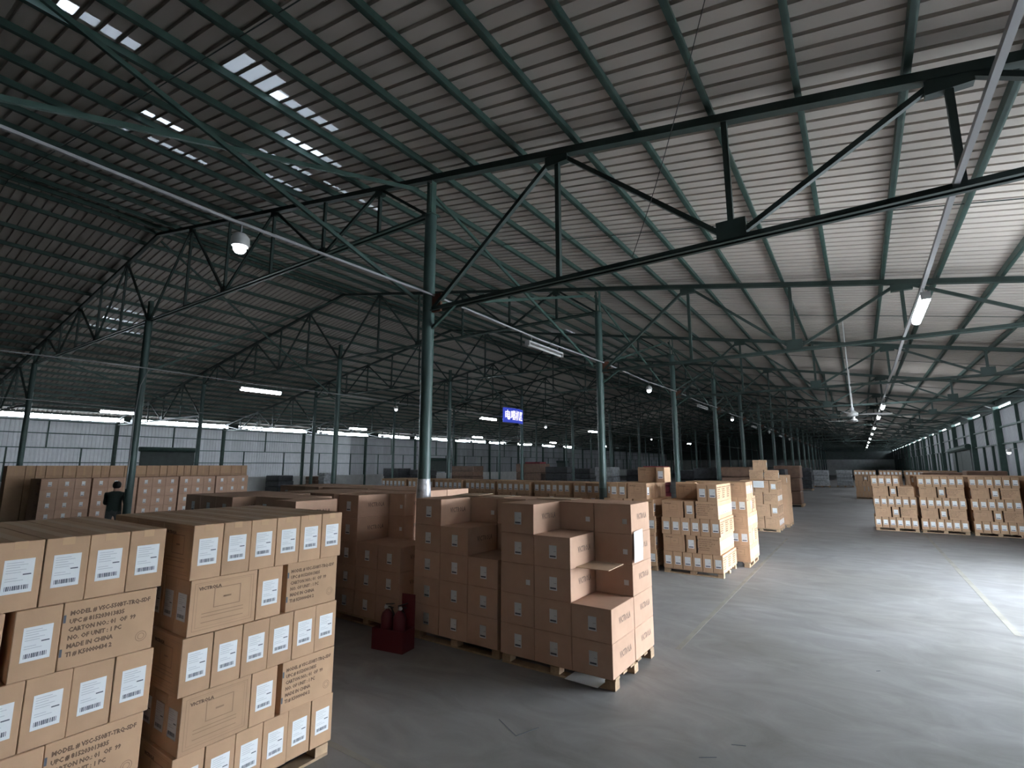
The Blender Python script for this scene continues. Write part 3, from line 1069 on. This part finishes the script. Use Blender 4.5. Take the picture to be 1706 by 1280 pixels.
SM = Kind('small', 0.168, 0.392, 0.308)
SM29 = Kind('small', 0.168, 0.392, 0.288)
BG = Kind('big', 0.408, 0.545, 0.297, big=True)
MD = Kind('medium', 0.20, 0.392, 0.352)
LT = Kind('left', 0.375, 0.50, 0.297, big=True)
FACE = {'E': {'front': '-Y', 'right': '+X', 'back': '+Y', 'left': '-X'}, 't': {'front': '+X', 'right': '+Y', 'back': '-X', 'left': '-Y'},
        'a': {'front': '-X', 'left': '+Y', 'back': '+X', 'right': '-Y'}, 'R': {'front': '+Y', 'left': '+X', 'back': '-Y', 'right': '-X'}}
ROT = {'E': 0.0, 't': -PI / 2, 'a': PI / 2, 'R': PI}
DESC = {'E': 'narrow carton end with label', 't': 'carton with printed text', 'a': 'carton with faint frame'}
BDESC = {'E': 'large carton with white label', 'R': 'large carton with tiny sticker'}
NC = [0]



def tier_word(k, n):
    return 'top' if k == n - 1 else ('bottom' if k == 0 else ORD[k])


def put_carton(kd, it, org, rz, u, v, z, exposed, label, group, fancy=0, tape=False, jit=0.6):
    # u, v = centre in the stack's frame
    kind_name = 'large_carton' if kd.big else 'carton'
    ca, sa = math.cos(rz), math.sin(rz)
    x = org[0] + ca * u - sa * v
    y = org[1] + sa * u + ca * v
    o = link(kind_name, kd.body, None, (x, y, z), rz + ROT[it] + math.radians(random.uniform(-jit, jit)))
    tag(o, label, 'carton', group)

    for e in exposed:
        for nm, me in kd.dec[fancy].get(FACE[it][e], ()):
            link(nm, me, o)
    if tape:
        link('packing_tape', kd.tape, o)
    NC[0] += 1
    return o


def pallet(org, rz, w, d, h, label, group='wooden pallets', full=True):
    p = tag(empty('wooden_pallet', (org[0], org[1], 0), rz), label, 'pallet', group)
    nb = max(5, round(w / 0.17))
    for kd_, pos in (('deck_board', [(i + 0.5) * d / 6 for i in range(6)]),):
        mb = MB()
        mb.box(0, -0.05, h - 0.02, w, 0.05, h, M['wood'], 0.002)
        me = mb.mesh('deck_board')
        for v in pos:
            link('deck_board', me, p, (0, v, 0))
    mb = MB()
    mb.box(-0.05, -0.05, 0.018, 0.05, 0.05, h - 0.02, M['wood'], 0.002)
    me = mb.mesh('spacer_block')
    for u in (0.05, w / 2, w - 0.05):
        for v in (0.08, d / 2, d - 0.08):
            link('spacer_block', me, p, (u, v, 0))
    mb = MB()
    mb.box(0, -0.05, 0, w, 0.05, 0.018, M['wood'])
    me = mb.mesh('skid_board')
    for v in (0.08, d / 2, d - 0.08):
        link('skid_board', me, p, (0, v, 0))
    return p


def label_quad(mb, kd, u, z, v=-0.001):
    w, h = (0.10, 0.14) if not kd.big else (0.085, 0.125)
    mb.faces([(u - w / 2, v, z + kd.H * 0.5 - h / 2), (u + w / 2, v, z + kd.H * 0.5 - h / 2), (u + w / 2, v, z + kd.H * 0.5 + h / 2), (u - w / 2, v, z + kd.H * 0.5 + h / 2)], [(0, 1, 2, 3)], M['label'])


def link_packs(packs, org, rz, name, grp):
    for key, mb in packs.items():
        if mb.v:
            o = link('packed_cartons', mb.mesh('packed_cartons'), None, (org[0], org[1], 0), rz)
            tag(o, '%s brown cartons of the %s' % (key, name), 'cartons', grp, 'stuff')


def stack_small(name, org, rz, tiers, kd=SM, z0=0.10, depth=1.176, width=1.02, show=None, sides=('left', 'right'), full_top=False, fancy=0, jit=0.22, step=0.002, deep=()):
    """tiers bottom to top: strings of E / t / a, set out along u; deep = sides built fully of separate cartons"""
    H = kd.H + step
    grp = 'cartons of the ' + name
    n = len(tiers)
    packs = {}
    for k, tr in enumerate(tiers):
        z = z0 + k * H
        items = [c for c in tr if c != '_' and c != '.']
        tot = sum(kd.W if c == 'E' else kd.L for c in items)
        free = width - tot
        gap = max(0.002, min(0.012, free / max(1, len(items) - 1))) if '_' not in tr else min(0.034, free / tr.count('_'))
        shown = show is None or k in show
        u = random.uniform(-0.008, 0.008) + (max(0.0, free - gap * tr.count('_')) / 2 if '_' in tr else 0)
        idx = 0
        vs0 = random.uniform(0, 0.01)
        for c in tr:
            if c == '_':
                u += gap - 0.004
                continue
            if c == '.':
                u += kd.W + 0.002
                continue
            wd = kd.W if c == 'E' else kd.L
            dp = kd.L if c == 'E' else kd.W
            nd = int((depth + 0.01) / dp)
            dg = (depth - nd * dp) / max(1, nd - 1) if nd > 1 else 0
            first, last = idx == 0, idx == len(items) - 1
            top = k == n - 1
            for j in range(nd):
                vc = j * (dp + min(dg, 0.01)) + dp / 2 + vs0
                ex = []
                if j == 0:
                    ex.append('front')
                if first and 'left' in sides and (j == 0 or 'left' in deep):
                    ex.append('left')
                if last and 'right' in sides and (j == 0 or 'right' in deep):
                    ex.append('right')
                if shown and (ex or (top and full_top)):
                    where = '%s from left, %s tier' % (ORD[idx], tier_word(k, n))
                    if j:
                        where += ', %s row back' % ORD[j]
                    put_carton(kd, c, org, rz, u + wd / 2, vc + random.uniform(-0.004, 0.004) * (j == 0), z, ex, '%s, %s, %s' % (DESC[c], where, name), grp, fancy, tape=top and fancy, jit=jit)
                else:
                    key = ('hidden rear' if j else 'lower front') if not top else ('top rear' if j else 'top front')
                    if show is None and not top:
                        key += ' %s tier' % tier_word(k, n)
                    mb = packs.setdefault(key, MB())
                    mb.box(u, vc - dp / 2 + 0.002, z, u + wd - 0.002, vc + dp / 2 - 0.002, z + kd.H - 0.001, M['card'])
                    if j == 0 and c == 'E' and k >= n - 2:
                        label_quad(mb, kd, u + wd / 2, z, vc - dp / 2)
            u += wd + (gap if '_' not in tr else 0.004)
            idx += 1
    link_packs(packs, org, rz, name, grp)
    pallet(org, rz, width, depth, z0, 'wooden pallet under the ' + name)


def stack_big(name, org, rz, front, back, kd=BG, z0=0.10, rear='R', frontmap=None, fancy=0, gap=0.004, show=None, jit=0.4, back_shift=0.0, hide_back=False, split=False):
    grp = 'cartons of the ' + name
    H = kd.H + 0.002
    packs = {}
    for row, heights in enumerate((front, back)):
        for i, hgt in enumerate(heights):
            for k in range(hgt):
                u = i * (kd.W + gap) + kd.W / 2 + (back_shift if row else 0)
                v = row * (kd.L + 0.006) + kd.L / 2
                it = (frontmap or {}).get((i, k), 'E') if row == 0 else rear
                ex = []
                if row == 0 or k >= (front[i] if i < len(front) else 0):
                    ex.append('front')
                if k >= (heights[i + 1] if i + 1 < len(heights) else 0):
                    ex.append('right')
                if k >= (heights[i - 1] if i > 0 else 0):
                    ex.append('left')
                top = k == hgt - 1
                if (show is None or k in show) and (ex or top) and not (row == 1 and hide_back):
                    where = '%s from left, %s tier' % (ORD[i], tier_word(k, hgt) if k < hgt - 1 else 'top')
                    if row:
                        where += ', back row'
                    put_carton(kd, it, org, rz, u, v, z0 + k * H, ex, '%s, %s, %s' % (BDESC[it], where, name), grp, fancy, tape=top and fancy, jit=jit)
                else:
                    mb = packs.setdefault('rear' if row else 'lower front', MB())
                    mb.box(u - kd.W / 2 + 0.002, v - kd.L / 2 + 0.002, z0 + k * H, u + kd.W / 2 - 0.002, v + kd.L / 2 - 0.002, z0 + k * H + kd.H - 0.001, M['card_big'])
    link_packs(packs, org, rz, name, grp)
    if split:
        ca, sa = math.cos(rz), math.sin(rz)
        pallet(org, rz, len(front) * (kd.W + gap), kd.L, z0, 'wooden pallet under the front of the ' + name)
        if back:
            u0, v0 = back_shift, kd.L + 0.01
            pallet((org[0] + ca * u0 - sa * v0, org[1] + sa * u0 + ca * v0), rz, len(back) * (kd.W + gap), kd.L, z0, 'wooden pallet under the back of the ' + name)
    else:
        pallet(org, rz, len(front) * (kd.W + gap), 2 * kd.L + 0.006, z0, 'wooden pallet under the ' + name)


A6 = 'EEEEEE'
# the two nearest pallets, label side to the aisle (+X)
R90 = PI / 2
stack_small('corner stack', (-3.22, 0.29), R90, [A6, 'a_Et', A6, 'a_Et', A6], fancy=1, jit=0.2, full_top=True)
stack_small('tall front stack', (-3.22, 1.455), R90, [A6, 'aE_t', A6, 'aE_t', A6], fancy=1, jit=0.28, full_top=True, deep=('left',))
# stepped stacks of large cartons facing the camera
stack_big('stepped aisle stack', (-3.215, 4.50), 0.0, [5, 4, 2], [5, 5, 5], frontmap={(0, 2): 'R'}, fancy=0)
stack_big('second stepped stack', (-4.50, 4.52), 0.0, [5, 4, 3], [5, 5, 5])
stack_big('shadowed stack', (-5.95, 4.50), 0.0, [5, 3, 3], [5, 5], back_shift=-0.11, split=True)
stack_big('dark single column stack', (-5.62, 3.38), 0.0, [5], [], split=True)
stack_big('dark middle stack', (-6.47, 3.62), 0.0, [5, 5], [], split=True)
stack_big('dark left stack', (-7.75, 3.35), 0.0, [5, 5, 5], [5, 5, 5], hide_back=True)
stack_big('third stepped stack', (-7.36, 4.55), 0.0, [5, 5, 5], [5, 5, 5], hide_back=True)
stack_big('first rear stack', (-6.85, 5.80), 0.0, [5, 5, 5], [5, 5, 5], hide_back=True, show=(3, 4))
stack_big('second rear stack', (-8.15, 5.80), 0.0, [5, 5, 5], [5, 5, 5], hide_back=True, show=(3, 4))
stack_big('third rear stack', (-9.5, 5.80), 0.0, [5, 5, 5], [5, 5, 5], hide_back=True, show=(3, 4))
stack_big('low rear stack', (-5.50, 7.1), 0.0, [4, 4, 4], [4, 4, 4], hide_back=True, show=(3,))
# stacks down the aisle
stack_small('mid aisle stack', (-3.23, 9.80), 0.0, [A6, 'a_E_t', A6, 'a_E_t', '.. ..EE'.replace(' ', '')], kd=SM, z0=0.085, width=1.06, depth=1.18, deep=('right',))
stack_small('mid aisle companion stack', (-4.42, 9.80), 0.0, [A6, 'a_E_t', A6, 'a_E_t', 'EE_a'], kd=SM, z0=0.085, width=1.06, depth=1.18)
stack_small('lit side stack', (-1.93, 11.12), R90, [A6, 'a_E_t', A6, 'a_E_t', 'EEEE..'], kd=SM, z0=0.10, width=1.04, depth=1.18, deep=('left',))
# plain cartons lying on top of the mid aisle stacks
for (x, y, z, it, lb) in ((-2.86, 10.35, 0.085 + 4 * 0.31, 'a', 'wide brown carton lying across the top of the mid aisle stack'),
                          (-3.68, 10.45, 0.085 + 5 * 0.31, 'a', 'brown carton perched on the stack beside the mid aisle stack'),
                          (-3.38, 10.50, 0.085 + 5 * 0.31, 'E', 'narrow labelled carton next to the perched brown carton')):
    put_carton(SM, it, (x, y), 0.0, 0, 0, z, ['front'], lb, 'loose cartons on the mid aisle stacks')
put_carton(SM, 'a', (-3.05, 10.95), 0.0, 0, 0, 0.085 + 4 * 0.31, ['front'], 'brown carton at the back on top of the mid aisle stack', 'loose cartons on the mid aisle stacks')
# brown taped stack further down the aisle
stack_small('taped aisle stack', (-3.16, 17.25), 0.0, ['E_t_a', 't_a_E', 'E_a_t', 't_t_E'], kd=MD, z0=0.10, width=1.02, depth=1.18, deep=('right',))
stack_small('plain rear aisle stack', (-3.05, 18.75), 0.0, ['t_a_E', 'E_t_a', 'a_t_E', 'E_a_t', 'E_t_a'], kd=SM, z0=0.10, width=1.02, depth=1.18, show=(4,))
for (x, y, z, it, lb) in ((-2.72, 17.6, 1.516, 't', 'small taped carton lying on the taped stack'), (-2.30, 17.65, 1.516, 't', 'second small taped carton lying on the taped stack'),
                          (-2.62, 17.7, 1.826, 'a', 'uppermost brown carton crowning the taped stack')):
    put_carton(SM, it, (x, y), 0.0, 0, 0, z, ['front', 'right'], lb, 'loose cartons on the taped stack')
# the long row of stacks across the hall behind the stepped stacks
for i in range(7):
    nm = 'cross row stack %s' % ['one', 'two', 'three', 'four', 'five', 'six', 'seven'][i]
    stack_small(nm, (-12.95 + i * 1.165, 11.42 + 0.03 * (i % 2)), 0.0, ['E' * 6, 'a_E_t', 'E' * 6, 'a_E_t', 'E' * 6], kd=SM29, z0=0.10, width=1.06, depth=1.176, show=(4,) if i < 2 else (3, 4), sides=('right',) if i == 6 else ('left',) if i == 0 else ())
# stacks along the right side of the aisle
stack_small('first right row stack', (0.23, 19.6), 0.0, [A6, 'a_E_t', A6, 'a_E_t', 'EEEE..'], kd=SM, width=1.06, depth=1.18, sides=('left',))
stack_small('second right row stack', (1.36, 19.62), 0.0, [A6, 'a_E_t', A6, 'a_E_t', A6], kd=SM, width=1.06, depth=1.18, sides=('left',))
stack_small('third right row stack', (2.52, 19.6), 0.0, [A6, 'a_E_t', A6, 'a_E_t', A6], kd=SM, width=1.06, depth=1.18, sides=('left',))
stack_small('fourth right row stack', (3.68, 19.62), 0.0, [A6, 'a_E_t', A6, 'a_E_t', A6], kd=SM, show=(9,), width=1.06, depth=1.18, sides=('left',))
for i, (x, y, n_) in enumerate(((1.30, 21.2, 5), (2.45, 21.2, 5), (3.6, 21.2, 5), (-0.35, 36.5, 5), (0.85, 36.5, 5), (2.05, 36.5, 5), (3.25, 36.5, 5))):
    nm = 'far right stack %s' % ['one', 'two', 'three', 'four', 'five', 'six', 'seven'][i]
    stack_small(nm, (x, y), 0.0, [A6, 'a_E_t', A6, 'a_E_t', A6][:n_], kd=SM, width=1.06, depth=1.18, show=(9,), sides=('left',) if i in (0, 3) else ())
# boxes by the left wall: labelled wall of large cartons facing the aisle
for i, y in enumerate((4.42, 5.60, 6.78, 7.96, 9.14)):
    nm = 'left block pallet %s' % ['one', 'two', 'three', 'four', 'five'][i]
    stack_big(nm, (-19.0, y), R90, [5, 5, 5], [5, 5, 5], kd=LT, show=(1, 2, 3, 4), hide_back=True, jit=0.3)
# a taller row of plain cartons behind it
corem = MB()
k = 0
yy = 3.95
grp = 'taped cartons behind the labelled block'
while yy < 10.9:
    w = random.choice((0.22, 0.22, 0.40, 0.40, 0.31))
    it = 'E' if w < 0.3 else 't'
    mb = MB()
    mb.box(-0.20, -w / 2 + 0.004, 0, 0.20, w / 2 - 0.004, 0.30, M['card'], 0.004)
    o = link('carton', mb.mesh('carton'), None, (-20.55, yy + w / 2, 1.66))
    tag(o, 'plain taped brown carton, %s from left, behind the labelled block' % ORD[k], 'carton', grp)
    mb = MB()
    mb.box(0.1995, -0.025, 0.0, 0.201, 0.025, 0.30, M['tape'])
    link('packing_tape', mb.mesh('packing_tape'), o)
    corem.box(-20.75, yy + 0.003, 0.10, -20.35, yy + w - 0.003, 1.658, M['card'])
    yy += w + 0.008
    k += 1
    if k >= len(ORD):
        break
tag(link('packed_cartons', corem.mesh('packed_cartons')), 'lower cartons hidden behind the labelled block', 'cartons', grp, 'stuff')
for i in range(3):
    pallet((-20.35, 3.95 + i * 2.35), R90, 2.3, 0.40, 0.10, 'wooden pallet under the tall plain row, %s from left' % ORD[i])

# loose cardboard flaps and paper
def sheet(nm, x0, y0, x1, y1, z, tilt, mtl, label, cat, t=0.006):
    mb = MB()
    mb.box(-(x1 - x0) / 2, -(y1 - y0) / 2, 0, (x1 - x0) / 2, (y1 - y0) / 2, t, mtl)
    o = link(nm, mb.mesh(nm), None, ((x0 + x1) / 2, (y0 + y1) / 2, z))
    o.rotation_euler = tilt
    return tag(o, label, cat)


zt5 = 0.10 + 5 * 0.299
sheet('cardboard_sheet', -2.40, 4.62, -2.06, 5.02, 0.10 + 3 * 0.299 + 0.004, (0, 0.0, 0.03), M['card_inner'], 'cardboard sheet jutting out between cartons of the stepped stack', 'cardboard')
sheet('cardboard_sheet', -4.42, 5.10, -4.02, 5.45, zt5 + 0.012, (0.03, -0.02, 0.1), M['card_inner'], 'pale cardboard sheet on top of the second stepped stack', 'cardboard')
sheet('cardboard_sheet', -3.95, 5.15, -3.62, 5.5, zt5 + 0.004, (0, 0, -0.05), M['card_inner'], 'smaller cardboard sheet on top beside the pale one', 'cardboard')
sheet('cardboard_sheet', -3.2, 5.2, -2.75, 5.5, zt5 + 0.004, (0, 0, 0.04), M['card_inner'], 'thin cardboard sheet on the back of the stepped stack by the aisle', 'cardboard')
mb = MB()
mb.faces([(0, 0, 0), (0, 0.24, 0), (0.004, 0.25, 0.16), (0.0, 0.255, 0.31), (0, 0.01, 0.30), (0.004, 0.0, 0.15)], [(0, 1, 2, 3, 4, 5)], M['label'])
mb.faces([(-0.001, 0, 0), (-0.001, 0.24, 0), (0.003, 0.25, 0.16), (-0.001, 0.255, 0.31), (-0.001, 0.01, 0.30), (0.003, 0.0, 0.15)], [(5, 4, 3, 2, 1, 0)], M['label'])
o = link('paper_sheet', mb.mesh('paper_sheet'), None, (-1.962, 5.06, 1.02))
tag(o, 'white paper sheet stuck on the aisle side of the stepped stack', 'paper')
mb = MB()
mb.box(0, 0, 0, 0.30, 0.002, 0.20, M['label'])
for i in range(5):
    mb.box(0.03, -0.001, 0.04 + i * 0.028, 0.27 - 0.03 * (i % 2), 0, 0.046 + i * 0.028, M['ink_grey'])
o = link('paper_sheet', mb.mesh('paper_sheet'), None, (-2.78, 17.235, 1.30))
tag(o, 'white printed notice on the taped stack down the aisle', 'paper')
mb = MB()
mb.box(0, 0, 0, 0.34, 0.30, 0.003, M['label'])
o = link('paper_sheet', mb.mesh('paper_sheet'), None, (-2.46, 4.47, 0.022))
o.rotation_euler = (0.0, 0, -0.04)
tag(o, 'white paper lying under the pallet of the stepped stack', 'paper')

# ------------------------------------------------------------------ fire extinguishers in their red stand
st = tag(empty('extinguisher_stand', (-4.62, 4.02, 0), 0.15), 'dark red open metal extinguisher box in the shadow by the stepped stacks', 'fire equipment')
mb = MB()
mb.box(0, 0, 0, 0.42, 0.012, 0.22, M['red'])
mb.box(0, 0.20, 0, 0.42, 0.212, 0.22, M['red'])
mb.box(0, 0.012, 0, 0.012, 0.20, 0.22, M['red'])
mb.box(0.408, 0.012, 0, 0.42, 0.20, 0.22, M['red'])
mb.box(0.012, 0.012, 0.01, 0.408, 0.20, 0.02, M['red'])
link('box_body', mb.mesh('box_body'), st)
mb = MB()
mb.box(0.24, 0.20, 0.22, 0.42, 0.215, 0.56, M['red'], 0.004)
link('back_panel', mb.mesh('back_panel'), st)
for i, u in enumerate((0.12, 0.29)):
    ex = tag(empty('fire_extinguisher', (-4.62 + u * math.cos(0.15) - 0.105 * math.sin(0.15), 4.02 + u * math.sin(0.15) + 0.105 * math.cos(0.15), 0.022), 0.15 + i), 'red fire extinguisher with black valve, %s in the red box' % ('left one' if i == 0 else 'right one'), 'fire extinguisher', 'fire extinguishers in the red box')
    mb = MB()
    mb.lathe([(0.06, 0), (0.068, 0.015), (0.068, 0.30), (0.055, 0.345), (0.025, 0.37), (0.02, 0.385)], M['red'], 20)
    link('cylinder', mb.mesh('cylinder', True), ex)
    mb = MB()
    mb.lathe([(0.018, 0.385), (0.022, 0.40), (0.018, 0.42)], M['brass'], 12)
    mb.bar((-0.02, 0, 0.43), (0.09, 0, 0.445), 0.02, 0.008, M['black'])
    mb.bar((-0.02, 0, 0.415), (0.08, 0, 0.40), 0.02, 0.008, M['black'])
    link('valve', mb.mesh('valve'), ex)
    mb = MB()
    mb.tube((0.0, -0.02, 0.405), (0.0, -0.035, 0.408), 0.018, M['label'], 14)
    link('gauge', mb.mesh('gauge'), ex)
    mb = MB()
    pr = None
    for t in range(9):
        a = t / 8 * PI
        q = Vector((0.02 + 0.06 * math.sin(a), 0.03, 0.40 - 0.26 * t / 8))
        if pr is not None:
            mb.tube(pr, q, 0.009, M['black'], 8)
        pr = q
    link('hose', mb.mesh('hose'), ex)

# ------------------------------------------------------------------ far goods
def goods(x, y, w, d, h, mtl, label, group, n=4, rz=0.0, uneven=0.06):
    t = tag(empty('wrapped_goods', (x, y, 0), rz), label, 'goods', group)
    mb = MB()
    for i in range(4):
        mb.box(0, i * d / 4 + 0.01, 0.09, w, (i + 1) * d / 4 - 0.02, 0.115, M['wood'])
    for u in (0.0, w / 2 - 0.05, w - 0.1):
        mb.box(u, 0, 0, u + 0.1, d, 0.09, M['wood'])
    link('pallet_base', mb.mesh('pallet_base'), t)
    z = 0.117
    hh = (h - z) / n
    for i in range(n):
        o1, o2, o3, o4 = [random.uniform(0, uneven) for _ in range(4)]
        mb = MB()
        mb.box(o1, o2, z, w - o3, d - o4, z + hh - 0.012, mtl, 0.03)
        link('wrapped_bundle', mb.mesh('wrapped_bundle'), t)
        z += hh
    return t


gi = 0
for (x, y, w, d, h, mt_, lb) in (
        (-34.4, 19.8, 1.6, 1.2, 1.25, 'darkwrap', 'dark tarped goods by the left wall past the labelled block'),
        (-33.4, 22.2, 1.2, 1.2, 1.15, 'brownwrap', 'dull brown goods near the low masonry wall'),
        (-31.0, 21.6, 0.7, 0.7, 1.45, 'palewrap', 'small pale bundle standing before the low masonry wall'),
        (-27.5, 24.3, 1.6, 1.2, 1.75, 'darkwrap', 'dark goods heap behind the long row, left end'),
        (-25.6, 24.9, 1.6, 1.2, 1.65, 'darkwrap', 'dark uneven goods behind the long row, second'),
        (-24.0, 27.5, 2.0, 1.2, 1.9, 'brownwrap', 'brown goods seen behind the filmed column'),
        (-21.2, 31.5, 2.2, 1.4, 2.05, 'brownwrap', 'red brown goods pile with cloth on top past the ridge column'),
        (-18.4, 31.0, 1.8, 1.3, 1.85, 'darkwrap', 'dark bundles beside the red brown goods pile'),
        (-15.8, 30.0, 1.4, 1.3, 1.75, 'darkwrap', 'dark bundles between the ridge columns'),
        (-13.6, 29.0, 1.2, 1.2, 1.85, 'palewrap', 'grey white bundles behind the long row'),
        (-12.2, 30.5, 1.6, 1.2, 1.7, 'darkwrap', 'dark wrapped load left of the red tarpaulin load'),
        (-10.05, 27.6, 1.2, 1.2, 1.92, 'redcloth', 'red tarpaulin covered load behind the long row'),
        (-8.4, 28.5, 1.6, 1.2, 1.7, 'darkwrap', 'dark wrapped load right of the red tarpaulin load'),
        (-7.6, 33.0, 1.6, 1.2, 1.75, 'darkwrap', 'dark load left of the second aisle column'),
        (-9.7, 40.0, 2.0, 1.3, 1.8, 'darkwrap', 'distant dark load in the middle of the hall'),
        (-6.9, 26.0, 1.3, 1.2, 1.85, 'darkwrap', 'dark green black load behind the perched carton'),
        (-5.3, 24.5, 1.3, 1.2, 1.9, 'brownwrap', 'brown wrapped load past the third aisle column'),
        (-3.9, 25.2, 1.2, 1.2, 1.8, 'darkwrap', 'dark wrapped load left of the taped stack'),
        (-3.6, 28.0, 1.2, 1.2, 1.95, 'brownwrap', 'brown load rising behind the taped stack'),
        (-6.0, 38.0, 1.8, 1.3, 1.8, 'darkwrap', 'dark load deep in the hall left of the aisle'),
        (-4.7, 46.0, 1.5, 1.2, 1.75, 'darkwrap', 'dark load at the far end of the aisle columns'),
        (-3.6, 53.0, 1.25, 1.2, 1.5, 'palewrap', 'pale film wrapped load standing far down the aisle'),
        (-1.9, 54.5, 1.25, 1.2, 1.5, 'palewrap', 'pale wrapped load far down the aisle, right of its twin'),
        (-0.3, 60.0, 1.3, 1.2, 1.2, 'darkwrap', 'low dark load far down the open aisle'),
        (1.4, 62.0, 1.3, 1.2, 1.5, 'darkwrap', 'dark load far down the aisle before the far wall'),
        (2.0, 26.5, 1.3, 1.2, 1.7, 'brownwrap', 'brown load behind the right hand row, first'),
        (3.5, 27.5, 1.3, 1.2, 1.75, 'brownwrap', 'brown load near the right wall behind the right hand row')):
    goods(x, y, w, d, h, M[mt_], lb, None, 3 + gi % 3)
    gi += 1
mb = MB()
mb.box(0, 0, 0, 1.3, 0.9, 0.12, M['redcloth'], 0.03)
tag(link('folded_cloth', mb.mesh('folded_cloth'), None, (-20.5, 31.7, 2.05)), 'faded red cloth folded on the red brown goods pile', 'cloth')

# ------------------------------------------------------------------ person standing beside the first ridge column
def skin_mesh(name, pts, edges, radii, root=0, sub=2):
    me = bpy.data.meshes.new(name)
    me.from_pydata(pts, edges, [])
    o = bpy.data.objects.new(name, me)
    COL.objects.link(o)
    md = o.modifiers.new('skin', 'SKIN')
    md.use_smooth_shade = True
    for i, r in enumerate(radii):
        me.skin_vertices[0].data[i].radius = (r, r) if not isinstance(r, tuple) else r
    me.skin_vertices[0].data[root].use_root = True
    s_ = o.modifiers.new('sub', 'SUBSURF')
    s_.levels = sub
    s_.render_levels = sub
    bpy.context.view_layer.update()
    dg = bpy.context.evaluated_depsgraph_get()
    out = bpy.data.meshes.new_from_object(o.evaluated_get(dg))
    bpy.data.objects.remove(o)
    return out


P = [(0, 0, 0.86), (0, 0.0, 1.05), (0, 0.01, 1.24), (0, 0.02, 1.33), (0, 0.035, 1.40), (0, 0.045, 1.47), (0, 0.04, 1.545),   # pelvis .. crown
     (0.10, 0.0, 0.80), (0.11, 0.03, 0.45), (0.11, 0.0, 0.10), (0.11, 0.11, 0.045),
     (-0.10, 0.0, 0.80), (-0.12, 0.07, 0.46), (-0.13, 0.08, 0.10), (-0.13, 0.19, 0.045),
     (0.17, 0.0, 1.27), (0.22, 0.02, 1.02), (0.17, 0.20, 0.92),
     (-0.17, 0.0, 1.27), (-0.23, 0.05, 1.03), (-0.18, 0.23, 1.00)]
E_ = [(0, 1), (1, 2), (2, 3), (3, 4), (4, 5), (5, 6), (0, 7), (7, 8), (8, 9), (9, 10), (0, 11), (11, 12), (12, 13), (13, 14), (2, 15), (15, 16), (16, 17), (2, 18), (18, 19), (19, 20)]
Rr = [0.125, 0.12, 0.14, 0.055, 0.07, 0.085, 0.055, 0.085, 0.058, 0.042, 0.035, 0.085, 0.058, 0.042, 0.035, 0.055, 0.042, 0.026, 0.055, 0.042, 0.026]
for side, base in ((1, 17), (-1, 20)):
    b0 = Vector(P[base])
    P.append(tuple(b0 + Vector((0, 0.06, -0.01))))
    E_.append((base, len(P) - 1))
    Rr.append((0.030, 0.014))
    palm = len(P) - 1
    for f, (dx, ln) in enumerate(((-0.026, 0.055), (-0.009, 0.068), (0.008, 0.063), (0.025, 0.050))):
        P.append(tuple(b0 + Vector((dx, 0.06 + ln * 0.6, -0.018))))
        E_.append((palm, len(P) - 1))
        Rr.append(0.009)
        P.append(tuple(b0 + Vector((dx, 0.06 + ln, -0.036))))
        E_.append((len(P) - 2, len(P) - 1))
        Rr.append(0.008)
    P.append(tuple(b0 + Vector((-side * 0.035, 0.045, 0.0))))
    E_.append((base, len(P) - 1))
    Rr.append(0.010)
    P.append(tuple(b0 + Vector((-side * 0.045, 0.075, -0.012))))
    E_.append((len(P) - 2, len(P) - 1))
    Rr.append(0.009)
pers = tag(empty('person', (-15.52, 5.06, 0.0), 0.9), 'person in dark green jacket and charcoal trousers standing beside the ridge column', 'person')
body = skin_mesh('body', P, E_, Rr)
for mm in ('skin', 'jacket', 'trousers', 'shoe'):
    body.materials.append(M[mm])
body.materials.clear()
for mm in ('skin', 'jacket', 'trousers', 'shoe'):
    body.materials.append(M[mm])
for p in body.polygons:
    c = p.center
    hand = (c.y > 0.19 and 0.85 < c.z < 1.1)
    p.material_index = 0 if (c.z > 1.335 or hand) else (1 if c.z > 0.86 or abs(c.x) > 0.19 else (2 if c.z > 0.085 else 3))
link('body', body, pers)
mb = MB()
mb.lathe([(0.02, 0.105), (0.055, 0.095), (0.083, 0.055), (0.090, 0.0), (0.082, -0.04), (0.06, -0.07)][::-1], M['hair'], 16, (0, 0.028, 1.475))
link('hair', mb.mesh('hair', True), pers)
mb = MB()
mb.lathe([(0.006, -0.02), (0.013, -0.008), (0.006, 0.02)], M['skin'], 8, (0, 0.135, 1.462))
for s1 in (-1, 1):
    mb.lathe([(0.004, -0.012), (0.012, 0), (0.004, 0.012)], M['ink'], 8, (s1 * 0.032, 0.117, 1.485))
    mb.lathe([(0.006, -0.025), (0.014, 0), (0.006, 0.025)], M['skin'], 8, (s1 * 0.088, 0.04, 1.465))
mb.bar((-0.025, 0.126, 1.425), (0.025, 0.126, 1.425), 0.008, 0.008, M['rust'])
link('face', mb.mesh('face', True), pers)
print('cartons', NC[0], 'objects', len(bpy.data.objects))
